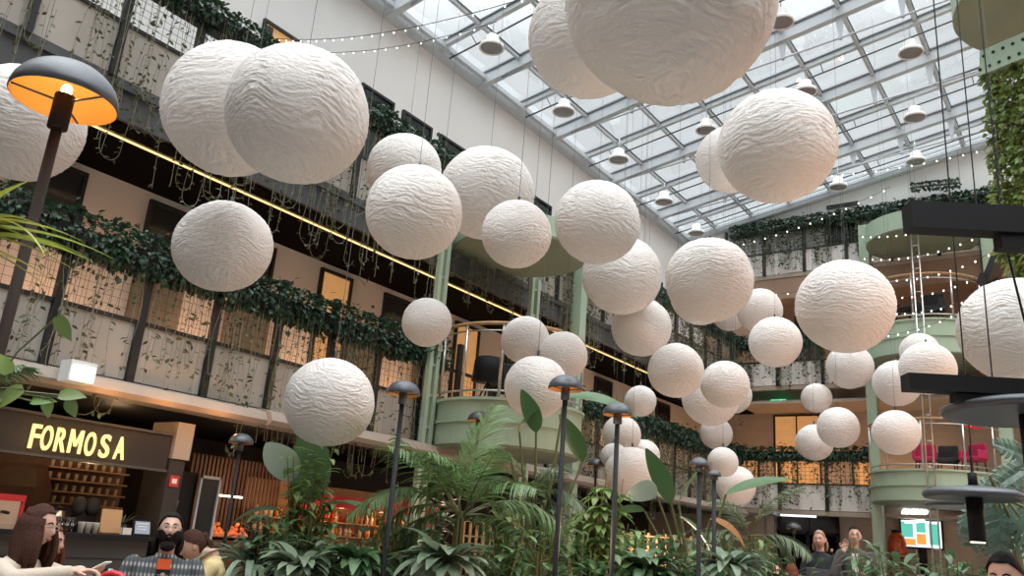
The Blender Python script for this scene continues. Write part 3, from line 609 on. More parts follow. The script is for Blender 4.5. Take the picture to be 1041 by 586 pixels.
# ------------------------------------------------------------------ fairy light strings
BM = MB().ell((0, 0, 0), (.022, .022, .03), 8, 6).mesh('bulb', 'fairy')
def fairy(P, Q, sag, n, lab, r=1.):
    P = V(P); Q = V(Q); t = thing('fairy_lights', lab, 'string lights', P, 'strings of fairy lights across the atrium')
    def pt(s): return P.lerp(Q, s) - V((0, 0, sag * 4 * s * (1 - s)))
    part('wire', MB().tube([pt(i / 24) for i in range(25)], .006, 4), 'wire', t)
    for i in range(n):
        b = link('bulb', BM, t); b.location = pt((i + .5) / n) - P - V((0, 0, .03)); b.scale = (r, r, r)
fairy(at_x(262, 37, -11.95), at(540, -4, 9), .25, 26, 'string of fairy lights crossing the white wall up to the glass roof', .45)
fairy(at_x(300, 52, -11.95), at(505, 22, 12), .2, 18, 'fairy light string just below another on the white wall', .45)
for i, (x0, y0, d0, x1, y1, d1, n, s) in enumerate([(873, 240, 24, 1012, 214, 19, 14, .2), (875, 262, 24, 1020, 228, 18, 14, .3), (880, 282, 24, 1012, 255, 18, 12, .3), (886, 300, 24, 1016, 270, 18, 12, .3), (900, 318, 23, 1020, 290, 17, 12, .2), (790, 180, 25.8, 1000, 152, 21, 18, .2), (700, 258, 25.8, 905, 190, 22, 18, .3), (740, 300, 25.5, 880, 280, 23, 12, .2), (880, 342, 24, 985, 312, 20, 10, .2)]):
    fairy(at(x0, y0, d0), at(x1, y1, d1), s, n, 'fairy light string ' + ['topmost before the far upper round balcony', 'second from the top across the upper round balcony', 'third from the top across the upper round balcony', 'across the upper round balcony handrail', 'lowest across the upper round balcony', 'high along the roof edge', 'sloping from the corner up to the roof edge', 'level along the brown fascia', 'in front of the upper green fascia'][i], .8)

p0, p1 = at_y(926, 191, 26.2), at_y(976, 186, 26.2)
t = thing('hanging_ivy_bar', 'short dark ivy-wrapped bar hanging on the far white wall above the round canopy', 'hanging plant', (p0 + p1) / 2); mb = MB(); random.seed(8)
for q in range(420): c = p0.lerp(p1, R_()); a_ = U(0, 6.28); s = U(.06, .11); mb.blade(c + V((0, math.cos(a_) * .08, math.sin(a_) * .10)), (U(-1, 1), math.cos(a_), math.sin(a_)), s, s * .8, .5, 2, .2, 'heart', twist=U(-1, 1))
part('foliage', mb, 'ivy', t); part('rod', MB().tube([p0, p1], .03, 8), 'bark', t, True)
for q in (p0, p1): part('wire', MB().tube([q, V((q.x, q.y, zr(q.x) + .02))], .006, 5), 'wire', t)

# ------------------------------------------------------------------ plants
def plant(name, label, cat, px, py, d, pot_r=.22, pot_h=.5, top=None):
    p = at(px, py, d); t = thing(name, label, cat, (p.x, p.y, 0))
    q = V((p.x, p.y, 0))
    part('pot', MB().lathe([(pot_r * .72, 0), (pot_r, pot_h), (pot_r * .9, pot_h), (pot_r * .88, pot_h - .05), (1e-6, pot_h - .05)], q, 18), 'pot', t, True)
    return t, q, p
def cyl_dir(az, el): return V((math.cos(az) * math.cos(el), math.sin(az) * math.cos(el), math.sin(el)))
def camdir(a, el_=0):                       # direction in the room that looks like angle a in the view (0 = to the view's side, 90 = up)
    return (CR * math.cos(a) + CU * math.sin(a)).normalized()
def rosette(name, label, cat, px, py, d, n, L, W, m='leaf', droop=1.2, el=(.3, 1.3), base_h=.5, prof='lance', seg=7, fold=.25, spread=.05, seed=0):
    random.seed(seed + int(px) * 3); t, q, p = plant(name, label, cat, px, py, d, .2, min(.5, base_h))
    mb = MB(); base_h = p.z + .02
    part('stem', MB().tube([q + V((0, 0, .42)), q + V((0, 0, base_h))], [.03, .022], 8), 'stalk', t)
    for i in range(n):
        az = i * 2.4 + U(-.3, .3); e = U(*el); l = L * U(.75, 1.1)
        mb.blade(q + V((math.cos(az) * spread, math.sin(az) * spread, base_h - .02)), cyl_dir(az, e), l, W * U(.8, 1.15), droop * U(.7, 1.3), seg, fold, prof)
    part('foliage', mb, m, t, True); return t
def frond(mb, base, d, L, W, droop, nl=24, lw=.03, curl=.6, up=V((0, 0, 1)), keel=.35):
    pts = [V(base)]; dd = V(d).normalized(); n = 14; dirs = [dd.copy()]
    side = dd.cross(V((0, 0, 1)))
    if side.length < .05: side = V((1, 0, 0))
    side.normalize(); q = Matrix.Rotation(-droop / n, 3, side)
    for i in range(n): dd = q @ dd; pts.append(pts[-1] + dd * (L / n)); dirs.append(dd.copy())
    mb.k = 1; mb.tube(pts, [.012 * (1 - .8 * i / n) for i in range(n + 1)], 5, False); mb.k = 0
    for i in range(nl):
        s = .22 + .78 * (i + .5) / nl; f = s * n; j = min(n - 1, int(f)); c = pts[j].lerp(pts[j + 1], f - j); t = dirs[j]
        nn = side.cross(t); l = W * math.sin(PI * min(1, .12 + .86 * (s - .22) / .78)) ** .6 + .05
        for sg in (-1, 1):
            dv = side * sg * .9 + t * (.45 + .5 * s) - nn * 0 + nn * keel * U(.2, 1.2)
            mb.blade(c, dv, l * U(.85, 1.1), lw, curl * U(.7, 1.5), 4, .15, 'strip', up=nn)
def palm_plant(label, px, py, d, fr, m='palm', trunk=None, base_h=.5, seed=1):
    random.seed(seed); t, q, p = plant('potted_palm', label, 'palm', px, py, d, .24, base_h); mb = MB()
    cz = p.z
    st = MB()
    for i in range(5): a = i * 1.26; st.tube([q + V((.05 * math.cos(a), .05 * math.sin(a), base_h - .06)), V((q.x + .03 * math.cos(a), q.y + .03 * math.sin(a), cz))], [.025, .014], 6)
    part('stem', st, 'stalk', t)
    for (a, L, W, dr) in fr:
        dv = camdir(math.radians(a)) + CF * U(-.45, .45)
        frond(mb, (q.x + U(-.03, .03), q.y + U(-.03, .03), cz - U(0, .12)), dv, L, W, dr * 1.15, 38, .018, .9)
    part('fronds', mb, [m, 'stalk'], t); return t
def paddle(mb, base, tip_dir, petiole, L, W, droop, roll=0., bend=.3, n=10):
    b = V(base); d = V(tip_dir).normalized(); pts = [b, b + d * petiole * .5, b + d * petiole]
    mb.k = 1; mb.tube(pts, [.022, .018, .013], 6, False); mb.k = 0
    mb.blade(pts[-1], d, L, W, droop, n, .18, 'ell', twist=roll)
def stem_bush(name, label, cat, px, py, d, h, n, w, leaf, lsize, m, base_h=.45, seed=3, prof='ell', per=14, droop=.8, whorl=0):
    random.seed(seed + int(px)); t, q, p = plant(name, label, cat, px, py, d, .24, base_h); st = MB(); mb = MB()
    for i in range(n):
        a = U(0, 6.28); r = w * math.sqrt(R_()); top = q + V((math.cos(a) * r, math.sin(a) * r, h * U(.62, 1.0)))
        b = q + V((math.cos(a) * .08, math.sin(a) * .08, base_h - .06)); mid = b.lerp(top, .5) + V((U(-.05, .05), U(-.05, .05), .06))
        pts = [b, mid, top]; st.tube(pts, [.011, .008, .004], 5, False)
        for j in range(per):
            s = .25 + .75 * (j + R_() * .5) / per; c = (b.lerp(mid, s * 2) if s < .5 else mid.lerp(top, s * 2 - 1)); az = j * 2.4 + a; 
            if whorl:
                if j % 3: continue
                for w_ in range(whorl): mb.blade(c, cyl_dir(az + w_ * 2 * PI / whorl, U(-.1, .5)), lsize * U(.8, 1.1), leaf, droop, 5, .2, prof)
            else: mb.blade(c, cyl_dir(az, U(-.1, .8)), lsize * U(.7, 1.15), leaf * U(.8, 1.1), droop * U(.6, 1.4), 5, .2, prof)
    part('stem', st, 'stalk', t); part('foliage', mb, m, t, True); return t
def monstera_leaf(mb, base, d, up, L, W, droop=.5, petiole=.3, lobes=8):
    b = V(base); d = V(d).normalized(); up = V(up); c = b
    mb.k = 1; mb.tube([c - d * petiole + V((0, 0, -.12)), c - d * petiole * .4, c], [.012, .01, .008], 6, False); mb.k = 0
    side = d.cross(up).normalized(); nn = side.cross(d).normalized(); n = lobes; pos = c - d * L * .12; dd = d.copy(); st = L / n
    mid = []
    for i in range(n + 1): mid.append((pos.copy(), dd.copy(), nn.copy())); q = Matrix.Rotation(-droop / n, 3, side); dd = q @ dd; nn = q @ nn; pos = pos + dd * st
    for sg in (-1, 1):
        vs = []
        for i in range(n):
            t = (i + .5) / n; w_ = W / 2 * math.sin(PI * min(1, (t * .86 + .14))) ** .6 + .02
            p0, d0, n0 = mid[i]; p1 = mid[i + 1][0]; o = (side * sg * .95 + d0 * (.15 + .5 * t)).normalized()
            g = .0 if i % 1 else .0; e0 = p0 + d0 * st * .02; e1 = p1 - d0 * st * .02
            m0 = e0 + o * w_ * .35 + n0 * w_ * .08; m1 = e1 + o * w_ * .35 + n0 * w_ * .08
            q0 = e0 + d0 * st * .16 + o * w_ * .8 + n0 * w_ * .04; q1 = e1 - d0 * st * .14 + o * w_ * .8 + n0 * w_ * .04; r0 = e0 + d0 * st * .45 + o * w_ - n0 * w_ * .10; r1 = e1 - d0 * st * .3 + o * w_ * .97 - n0 * w_ * .10
            mb.add([e0, e1, m0, m1, q0, q1, r0, r1], [(0, 1, 3, 2), (2, 3, 5, 4), (4, 5, 7, 6)])
# --- bed along the front, left to right in the view
rosette('spider_plant', 'arching green strap-leaf plant beside the person in yellow', 'plant', 254, 576, 7.0, 46, .62, .055, 'leaf_s', 1.9, (.25, 1.3), .72, 'ell', seed=1)
stem_bush('slender_shrub', 'tall slender shrub with small yellow-green leaves by the banana leaf', 'shrub', 308, 560, 7.9, 2.1, 26, .32, .06, .17, 'leaf_b', .5, 2, 'ell', 17)
def big_leaf_plant(label, px, py, d, leaves, m, base_h=.6, cat='banana plant', name='banana_plant', mats2=None):
    t, q, p = plant(name, label, cat, px, py, d, .25, base_h)
    for lf in leaves:
        ex, ey, ed, L, W, ang, dz, roll, droop = lf[:9]; mm = lf[9] if len(lf) > 9 else m
        st = at(ex, ey, ed); mb = MB(); dv = camdir(math.radians(ang)) + CF * dz
        b0 = q + V((0, 0, base_h - .06)); mb.k = 1; mid = b0.lerp(st, .55) + V((0, 0, .12)); mb.tube([b0, mid, st], [.024, .018, .012], 7, False); mb.k = 0
        mb.blade(st, dv, L, W, droop, 12, .22, 'ell', twist=roll); part('leaf', mb, [mm, 'stalk'], t, True)
    return t
big_leaf_plant('banana plant with an upright green leaf and a pale folded one', 306, 570, 8.4, [(314, 512, 8.3, .80, .42, 90, .1, 0.3, .1), (296, 490, 8.2, .50, .34, 112, -.2, .7, .4, 'leaf_p'), (330, 515, 8.2, .55, .26, 25, -.2, .1, 1.0), (285, 520, 8.3, .5, .24, 160, -.3, .2, 1.0)], 'leaf')
rosette('dumb_cane', 'broad-leaved plant with striped leaves near the strap-leaf plant', 'plant', 305, 580, 6.6, 48, 0.36, 0.104, 'leaf_s', 1.5, (.2, 1.3), .78, 'ell', seed=5)
rosette('dumb_cane', 'broad-leaved plant in front of the warm bottle shelves', 'plant', 362, 576, 6.6, 54, 0.37, 0.096, 'leaf', 1.5, (.2, 1.3), .80, 'ell', seed=6)
stem_bush('leafy_shrub', 'loose dark green shrub before the red-fronted bar', 'shrub', 352, 560, 8.5, 1.40, 16, .38, .08, .2, 'leaf', .5, 4, 'ell', 12)
palm_plant('big areca palm with arching feathery fronds in the middle of the planting', 468, 520, 7.8, [(140, 1.15, .3, 1.7), (118, 1.1, .3, 1.2), (50, 1.15, .3, 1.5), (30, 1.1, .3, 1.9), (155, .8, .3, 1.6), (95, 1.1, .3, .9), (150, 1.05, .34, 1.9), (128, 1.2, .36, 1.3), (105, 1.3, .34, .8), (85, 1.25, .34, .6), (62, 1.2, .36, 1.0), (40, 1.1, .34, 1.5), (165, .9, .32, 2.1), (18, 1.0, .32, 1.8), (72, 1.0, .3, .4), (112, .95, .3, .5), (190, .7, .28, 1.3), (-8, .7, .28, 1.3)], 'palm', seed=4)
rosette('dumb_cane', 'large silvery-leaved plant at the foot of the areca palm', 'plant', 452, 574, 6.4, 54, 0.42, 0.128, 'leaf_s', 1.3, (.15, 1.35), .80, 'ell', seed=9)
palm_plant('small grey-green palm between the areca palm and the tallest lamp', 540, 500, 9.2, [(160, .6, .24, 1.6), (135, .7, .26, 1.2), (100, .7, .26, .8), (70, .7, .26, .9), (40, .7, .26, 1.4), (10, .6, .24, 1.7), (185, .5, .2, 1.5), (-15, .5, .2, 1.5)], 'palm_g', seed=8)
palm_plant('low feathery palm at the foot of the tallest dome lamp', 548, 562, 7.6, [(170, .7, .26, 1.3), (145, .7, .26, 1.2), (110, .7, .26, 1.0), (60, .6, .26, 1.2), (20, .6, .24, 1.5), (195, .5, .22, 1.0)], 'palm', seed=12)
big_leaf_plant('bird of paradise plant whose broad leaves rise against the globe trio', 545, 560, 9.2, [(574, 404, 9.4, .86, .30, 6, -.2, .5, .7), (545, 440, 9.1, .50, .25, 105, 0, .2, .2), (528, 440, 9.1, .36, .2, 62, -.2, .5, .3), (592, 470, 9.5, .62, .26, 110, 0, .3, .3), (520, 470, 9.0, .5, .2, 140, -.2, .3, .9)], 'leaf', .55, 'bird of paradise', 'bird_of_paradise')
stem_bush('umbrella_plant', 'bright green umbrella plant between two dome lamp posts', 'shrub', 606, 575, 7.4, 1.95, 20, .24, .065, .17, 'leaf_b', .5, 8, 'ell', 18, .9, 7)
stem_bush('leafy_shrub', 'mid green bush at the foot of the umbrella plant', 'shrub', 585, 590, 6.9, 1.4, 22, .34, .07, .2, 'leaf', .5, 9, 'ell', 12)
big_leaf_plant('bird of paradise plant with long leaves reaching over the far planting', 706, 570, 9.2, [(682, 512, 9.0, .66, .24, 112, 0, .4, .15), (690, 512, 9.3, .58, .20, 62, .1, .3, .25), (668, 505, 8.8, .5, .28, 155, -.5, .9, .5, 'leaf_p'), (738, 503, 9.2, .72, .26, 27, -.2, .5, .35), (690, 525, 9.1, .62, .22, -25, -.3, .2, .9), (722, 528, 9.1, .5, .2, -10, -.3, .4, 1.0, 'leaf_r'), (655, 520, 9.0, .5, .22, 170, -.2, .4, .5)], 'leaf', .55, 'bird of paradise', 'bird_of_paradise')
rosette('dumb_cane', 'broad-leaved plant below the low globes of the planting', 'plant', 655, 580, 7.3, 51, 0.37, 0.104, 'leaf', 1.4, (.2, 1.3), .72, 'ell', seed=14)
stem_bush('leafy_shrub', 'open dark shrub in front of the wooden lattice crate', 'shrub', 640, 575, 9.5, 1.65, 18, .4, .07, .18, 'leaf', .5, 15, 'ell', 12)
stem_bush('leafy_shrub', 'dark leafy shrub at the foot of the second bird of paradise', 'shrub', 700, 590, 8.0, 1.5, 24, .42, .08, .2, 'leaf', .5, 16, 'ell', 12)
rosette('dumb_cane', 'low broad-leaved plant beside the warm-rimmed dome lamp post', 'plant', 742, 578, 7.4, 48, 0.36, 0.096, 'leaf_s', 1.4, (.2, 1.3), .72, 'ell', seed=17)
stem_bush('slender_shrub', 'airy light green shrub before the far entrance', 'shrub', 762, 560, 10.5, 1.65, 16, .45, .06, .18, 'leaf_b', .5, 18, 'ell', 14)
palm_plant('feathery palm with pale fronds just before the far entrance', 764, 545, 11.5, [(160, .9, .3, 1.6), (135, 1.0, .3, 1.3), (105, 1.0, .3, .9), (75, 1.0, .3, .9), (45, .9, .3, 1.3), (20, .8, .28, 1.6), (185, .7, .26, 1.4), (-10, .7, .26, 1.3)], 'palm_g', seed=19)
stem_bush('leafy_shrub', 'rounded green bush under the pale palm', 'shrub', 790, 592, 8.6, 1.35, 26, .45, .07, .2, 'leaf', .5, 20, 'ell', 12)
stem_bush('leafy_shrub', 'leafy bush between the standing pair and the shop screen', 'shrub', 905, 585, 7.8, 1.5, 26, .42, .06, .19, 'leaf', .4, 21, 'ell', 14)
stem_bush('leafy_shrub', 'dense bush below the black disc lamp', 'shrub', 955, 575, 6.2, 1.5, 28, .42, .06, .18, 'leaf', .4, 22, 'ell', 15)
stem_bush('slender_shrub', 'thin-stemmed plant arching in front of the standing person in a dark jacket', 'shrub', 882, 575, 9.6, 1.75, 12, .28, .05, .26, 'leaf_s', .4, 23, 'ell', 7)
for i, (px, d, h_, m_, w_, lab) in enumerate([(275, 7.2, 1.35, 'leaf', .3, 'dark bush between the strap-leaf plant and the slender shrub'), (335, 7.3, 1.20, 'leaf_s', .3, 'grey-green bush in front of the red bottle bar'), (392, 7.6, 1.32, 'leaf', .34, 'dark bush at the post of the dome lamp over the palms'), (420, 9.0, 1.8, 'leaf', .36, 'tall dark bush behind the areca palm'), (505, 7.0, 1.40, 'leaf', .36, 'dark bush between the silvery plant and the tallest lamp'), (528, 8.4, 1.75, 'leaf_b', .3, 'light green bush behind the low feathery palm'), (556, 10.5, 1.9, 'leaf', .4, 'tall dark bush behind the tallest dome lamp post'), (632, 8.2, 1.5, 'leaf_b', .34, 'light bush at the post with a globe behind it'), (672, 7.4, 1.35, 'leaf', .36, 'dark bush in front of the wooden lattice crate'), (722, 10.2, 1.7, 'leaf', .36, 'dark bush behind the second bird of paradise'), (742, 12.5, 1.8, 'leaf', .45, 'dark bush at the back by the small far lamps'), (822, 9.0, .85, 'leaf', .36, 'low dark bush before the standing person with the folder'), (860, 8.6, .9, 'leaf_s', .34, 'low grey-green bush before the standing person in glasses'), (985, 6.8, 1.45, 'leaf', .36, 'dark bush under the split-leaf plant')]):
    stem_bush('leafy_shrub', lab, 'shrub', px, 580, d, h_, 24, w_, .065, .19, m_, .45, 40 + i, 'ell', 14)
# blue-green split-leaf plant by the disc lamps
t, q, p = plant('split_leaf_plant', 'large blue-green split-leaf plant behind the lower disc lamp', 'plant', 1050, 560, 5.8, .28, .5)
for (ex, ey, d, L, W, ang, dz, dr) in [(1018, 518, 5.7, .34, .30, 200, -.5, .7), (1005, 520, 5.9, .32, .28, 232, -.5, .6), (1015, 522, 5.6, .32, .30, 268, -.5, .6), (1038, 478, 6.1, .36, .2, 205, -.3, .4), (1044, 465, 6.3, .3, .18, 150, -.2, .4), (1036, 525, 5.5, .32, .28, 300, -.4, .6), (1020, 502, 6.3, .3, .2, 165, -.3, .4), (1040, 500, 6.0, .3, .24, 215, -.4, .5)]:
    mb = MB(); st = at(ex, ey, d); dv = camdir(math.radians(ang)) + CF * dz
    monstera_leaf(mb, st, dv, CU * .55 - CF * .8, L, W, dr); mb.k = 1; b0 = q + V((0, 0, .44)); mb.tube([b0, b0.lerp(st, .6) + V((0, 0, .25)), st - dv.normalized() * .25], [.016, .013, .01], 6, False)
    part('leaf', mb, ['mons', 'stalk'], t)
# near plants at the side of the view
t, q, p = plant('striped_strap_plant', 'tall strap-leaf plant with yellow-green leaves in front of the tall lit lamp post', 'plant', -48, 245, 2.9, .22, .6)
crown = at(-42, 232, 2.9)
part('stem', MB().tube([q + V((0, 0, .54)), q.lerp(crown, .5) + V((.03, 0, .3)), crown], [.03, .025, .02], 8), 'bark', t, True)
random.seed(77); mb = MB()
for ang, L, dz, dr in [(8, .50, -.1, .55), (4, .52, 0, .5), (12, .46, .1, .7), (0, .46, -.2, .6), (18, .5, .2, .9), (-4, .44, .1, .5), (25, .44, -.2, .9), (6, .56, .15, .6), (-10, .38, .2, .5), (48, .3, .1, .5), (62, .34, -.1, .3), (75, .3, .2, .3), (35, .34, 0, .8), (140, .4, 0, 1), (180, .45, .2, 1.2), (100, .35, .2, .5), (230, .4, .1, 1), (15, .5, -.3, 1.0), (-14, .42, -.1, .4)]:
    mb.blade(crown + V((0, 0, U(-.06, .04))), camdir(math.radians(ang)) + CF * dz, L, .036, dr, 10, .35, 'lance')
part('foliage', mb, 'leaf_y', t, True)
t, q, p = plant('heart_leaf_plant', 'climbing plant with big heart-shaped leaves by the tall lit lamp post', 'plant', -30, 470, 3.2, .2, .6)
mb = MB(); st = MB(); k0 = at(-30, 425, 3.2); st.tube([q + V((0, 0, .55)), q.lerp(k0, .5) + V((.02, 0, .0)), k0, at(-20, 300, 3.2)], .009, 6)
for (ex, ey, ang, L, W, dz) in [(24, 396, 205, .14, .085, -.3), (50, 405, 262, .08, .055, -.2), (4, 404, 180, .14, .09, -.1), (70, 406, 285, .08, .05, 0), (32, 408, 10, .10, .05, -.2), (-4, 440, 240, .14, .1, -.3), (58, 322, 300, .11, .055, 0), (60, 402, 5, .1, .06, 0), (10, 380, 120, .1, .06, 0)]:
    c = at(ex, ey, 3.2); mb.blade(c, camdir(math.radians(ang)) + CF * dz, L, W, .5, 6, .2, 'heart', up=CU * .6 - CF * .6)
    st.tube([k0, k0.lerp(c, .5) + V((0, 0, .06)), c], .004, 5, False)
part('stem', st, 'stalk', t); part('foliage', mb, 'leaf_b', t, True)
palm_plant('dark fan of palm fronds at the view edge below the heart-leaf climber', -34, 385, 3.6, [(40, .26, .10, .6), (95, .30, .11, .6), (70, .3, .12, .6), (-60, .3, .1, .3)], 'palm', seed=33)

# ------------------------------------------------------------------ bar with the glowing sign
def font_mesh(ch, size, depth, sx=1., bold=.0):
    cu = bpy.data.curves.new('letter', 'FONT'); cu.body = ch; cu.size = size; cu.extrude = depth; cu.offset = bold; cu.align_x = 'CENTER'
    o = bpy.data.objects.new('letter', cu); C.objects.link(o); bpy.context.view_layer.update()
    me = bpy.data.meshes.new_from_object(o.evaluated_get(bpy.context.evaluated_depsgraph_get())); bpy.data.objects.remove(o); bpy.data.curves.remove(cu)
    for v in me.vertices: v.co.x *= sx
    return me
ROTX = Matrix(((0, 0, 1), (1, 0, 0), (0, 1, 0)))                # text x -> room y, text y -> room z, facing +x
t = thing('bar_sign', 'dark bar sign board with glowing warm FORMOSA letters', 'sign', (-10.02, 2.6, 1.77))
part('board', MB().bb((-10.12, 2.6, 1.77), (-9.98, 6.38, 2.26)), 'dark', t)
mb = MB(); mb.bb((-9.99, 2.6, 1.77), (-9.95, 6.38, 1.80)); mb.bb((-9.99, 2.6, 2.23), (-9.95, 6.38, 2.26)); part('frame', mb, 'bar', t)
for i, ch in enumerate('FORMOSA'):
    c = at_x([35, 47, 61.5, 76.5, 91.5, 106.5, 122][i], 447 + 1.6 * i, -9.95)
    me = font_mesh(ch, .385, .014, 1., .005); xs = [v.co.x for v in me.vertices]; wd_ = [.105, .125, .125, .155, .125, .12, .135][i]; k_ = wd_ / (max(xs) - min(xs)); mid_ = (max(xs) + min(xs)) / 2
    for v in me.vertices: v.co.x = (v.co.x - mid_) * k_
    if ch == 'M':
        bpy.data.meshes.remove(me); mb = MB(); h_ = .272
        for a, b in (((-.062, 0), (-.062, h_)), ((.062, 0), (.062, h_))): mb.bar((a[0], a[1], 0), (b[0], b[1], 0), .028, .028)
        for s_ in (-1, 1): mb.bar((s_ * .056, h_ - .004, .0), (0, h_ * .30, .0), .024, .028)
        me = mb.mesh('letter', 'neon')
    me.transform(ROTX.to_4x4()); me.materials.clear(); me.materials.append(M['neon'])
    o = link('letter', me, t); o.location = V((-9.95, c.y, 1.855)) - V(t.location)
for y in (4.7, 5.5): light('POINT', 'sign_glow', (-9.75, y, 1.98), 1.2, (1, .62, .2), .08)
t = thing('bar_counter', 'long charcoal bar counter with a black top below the glowing sign', 'bar counter', (-10, 2, 0))
part('front_panel', MB().bb((-10.4, 1.2, 0), (-10.0, 6.35, .92)), 'bar', t); part('worktop', MB().bb((-10.75, 1.2, .92), (-9.88, 6.4, .97)), 'black', t)
mb = MB()
for k in range(1, 4): mb.bb((-10.0, 1.2, .23 * k - .004), (-9.993, 6.35, .23 * k + .004))
part('panel_joint', mb, 'black', t)
t = thing('bar_pillar', 'dark brown pillar at the end of the bar under the sign board', 'pillar', (-10.1, 6.45, 0)); part('shaft', MB().bb((-10.5, 6.4, 0), (-9.95, 6.62, 1.95)), 'dark', t); part('capital', MB().bb((-10.5, 6.41, 1.95), (-9.93, 6.66, 2.42)), 'taupe', t)
t = thing('safety_sign', 'small red safety sign on the pillar below the bar sign board', 'sign', (-9.94, 6.5, 1.66)); part('plate', MB().bb((-9.95, 6.44, 1.60), (-9.935, 6.57, 1.74)), 'red', t); part('pictogram', MB().bb((-9.935, 6.47, 1.64), (-9.932, 6.54, 1.70)), 'paperw', t)
# back bar
t = thing('back_bar_shelf', 'dim wooden back bar with rows of glasses behind the counter', 'shelf', (-11.9, 3, 0))
part('cabinet', MB().bb((-12.3, 2.5, 0), (-11.7, 7.2, .95)), 'woodd', t); part('backboard', MB().bb((-12.36, 2.5, .95), (-12.3, 7.2, 2.5)), 'woodd', t)
for z in (1.28, 1.44, 1.60, 1.76): part('shelf', MB().bb((-12.3, 5.9, z), (-12.0, 7.1, z + .02)), 'wood', t)
WGm = MB().lathe([(.03, 0), (.006, .006), (.006, .07), (.034, .10), (.038, .14), (.03, .17)], (0, 0, 0), 10, cap=False).mesh('wine_glass', 'glassb', smooth=True)
GLm = MB().lathe([(1e-6, 0), (.022, 0), (.028, .09), (.025, .09), (.02, .01), (1e-6, .01)], (0, 0, 0), 12).mesh('tumbler', 'bottlec', smooth=True)
for zi, z in enumerate((1.30, 1.46, 1.62, 1.78)):
    for k in range(9): link('glass_tumbler', GLm, None, 'small drinking glass in the rows on the dim back bar shelf', 'glass', 'glasses on the back bar shelf').location = (-12.12, 6.0 + .125 * k, z)
solo('copper_hood', MB().lathe([(.42, 0), (.42, .5), (.3, .75), (.3, .8), (1e-6, .8)], (-11.9, 5.55, .96), 4), 'woodd', 'brown boxy hood on the back bar beside the rows of glasses', 'hood', (-11.9, 5.55, .96))
solo('backlit_panel', MB().bb((-12.29, 3.6, 1.2), (-12.2, 5.1, 2.3)), mat('pale_mirror', (.42, .40, .36), .25), 'pale mirrored panel on the back bar above the red coffee machine', 'mirror', (-12.2, 4.2, 1.2))
def bx(name, a, b, m, lab, cat, group=None): o = solo(name, MB().bb(a, b), m, lab, cat, ((a[0] + b[0]) / 2, (a[1] + b[1]) / 2, a[2]), group); return bevel(o, .008)
cz = .97
t = thing('coffee_machine', 'red coffee machine on the bar counter', 'coffee machine', (-10.3, 4.5, cz))
part('body', MB().bb((-10.55, 4.2, cz + .06), (-10.15, 4.78, cz + .30)), 'metal', t); part('top_cover', MB().bb((-10.58, 4.17, cz + .30), (-10.12, 4.81, cz + .37)), 'red', t); part('side_panel', MB().bb((-10.56, 4.16, cz + .02), (-10.14, 4.2, cz + .31)), 'red', t); part('side_panel', MB().bb((-10.56, 4.78, cz + .02), (-10.14, 4.82, cz + .31)), 'red', t)
part('drip_tray', MB().bb((-10.5, 4.22, cz), (-10.08, 4.76, cz + .06)), 'metal', t)
for y in (4.38, 4.6): part('portafilter', MB().tube([(-10.2, y, cz + .18), (-10.0, y, cz + .17)], .018, 8), 'black', t, True)
for i in range(9):
    o = link('wine_glass', WGm, None, 'stemmed glass in the small cluster on the bar counter', 'glass', 'wine glasses on the bar counter'); o.location = (-10.05 - .09 * (i % 3), 5.20 + .085 * (i // 3) + .02 * (i % 2), cz)
t = thing('steel_canister', 'steel canister behind the wine glasses on the bar counter', 'canister', (-10.45, 5.36, cz)); part('body', MB().lathe([(1e-6, 0), (.09, 0), (.09, .24), (1e-6, .24)], (-10.45, 5.36, cz), 18), 'metal', t, True); part('lid', MB().lathe([(.095, .24), (.095, .27), (.02, .285), (.02, .30), (1e-6, .30)], (-10.45, 5.36, cz), 18), 'black', t, True)
for i in range(3):
    y = 5.50 + .09 * i; solo('paper_cup', MB().lathe([(1e-6, 0), (.028, 0), (.042, .12), (.044, .125), (.038, .125), (.026, .01), (1e-6, .01)], (-10.1, y, cz + (.0)), 14), 'paperw', ['white paper cup beside the wine glasses on the bar', 'white paper cup in the middle of three on the bar', 'white paper cup against the brown menu board'][i], 'cup', (-10.1, y, cz), smooth=True)
t = thing('coffee_grinder', 'black coffee grinder with twin round hoppers behind the paper cups', 'grinder', (-10.4, 5.66, cz)); part('body', MB().bb((-10.5, 5.56, cz), (-10.3, 5.78, cz + .2)), 'black', t)
for y in (5.58, 5.76): part('hopper', MB().ell((-10.4, y, cz + .30), (.085, .085, .12), 16, 10), 'charcoal', t, True)
t = thing('menu_board', 'brown wooden menu board leaning on the bar counter', 'menu board', (-10.1, 5.9, cz)); ax = (V((1, 0, .12)).normalized(), V((0, 1, 0)), V((-.12, 0, 1)).normalized())
part('board', MB().box((-10.14, 5.88, cz + .15), (.02, .26, .29), ax), 'kraft', t); part('foot', MB().bb((-10.2, 5.76, cz), (-10.08, 6.0, cz + .02)), 'woodd', t)
t = thing('card_holder', 'small wire card holder with pale cards on the bar counter', 'card holder', (-10.0, 6.02, cz)); part('cards', MB().bb((-10.03, 5.96, cz + .01), (-9.98, 6.08, cz + .09)), 'paperw', t); part('frame', MB().tube([(-9.97, 5.95, cz), (-9.97, 5.95, cz + .17), (-9.97, 6.1, cz + .17), (-9.97, 6.1, cz)], .005, 6), 'wire', t)
t = thing('menu_screen', 'small tilted menu screen on the bar counter by the pillar', 'screen', (-9.98, 6.2, cz)); ax = (V((1, 0, .25)).normalized(), V((0, 1, 0)), V((-.25, 0, 1)).normalized())
part('case', MB().box((-10.0, 6.22, cz + .10), (.02, .24, .19), ax), 'black', t); part('display', MB().box((-9.99, 6.22, cz + .102), (.012, .20, .15), ax), 'menu' if 'menu' in M else 'scr_b', t)
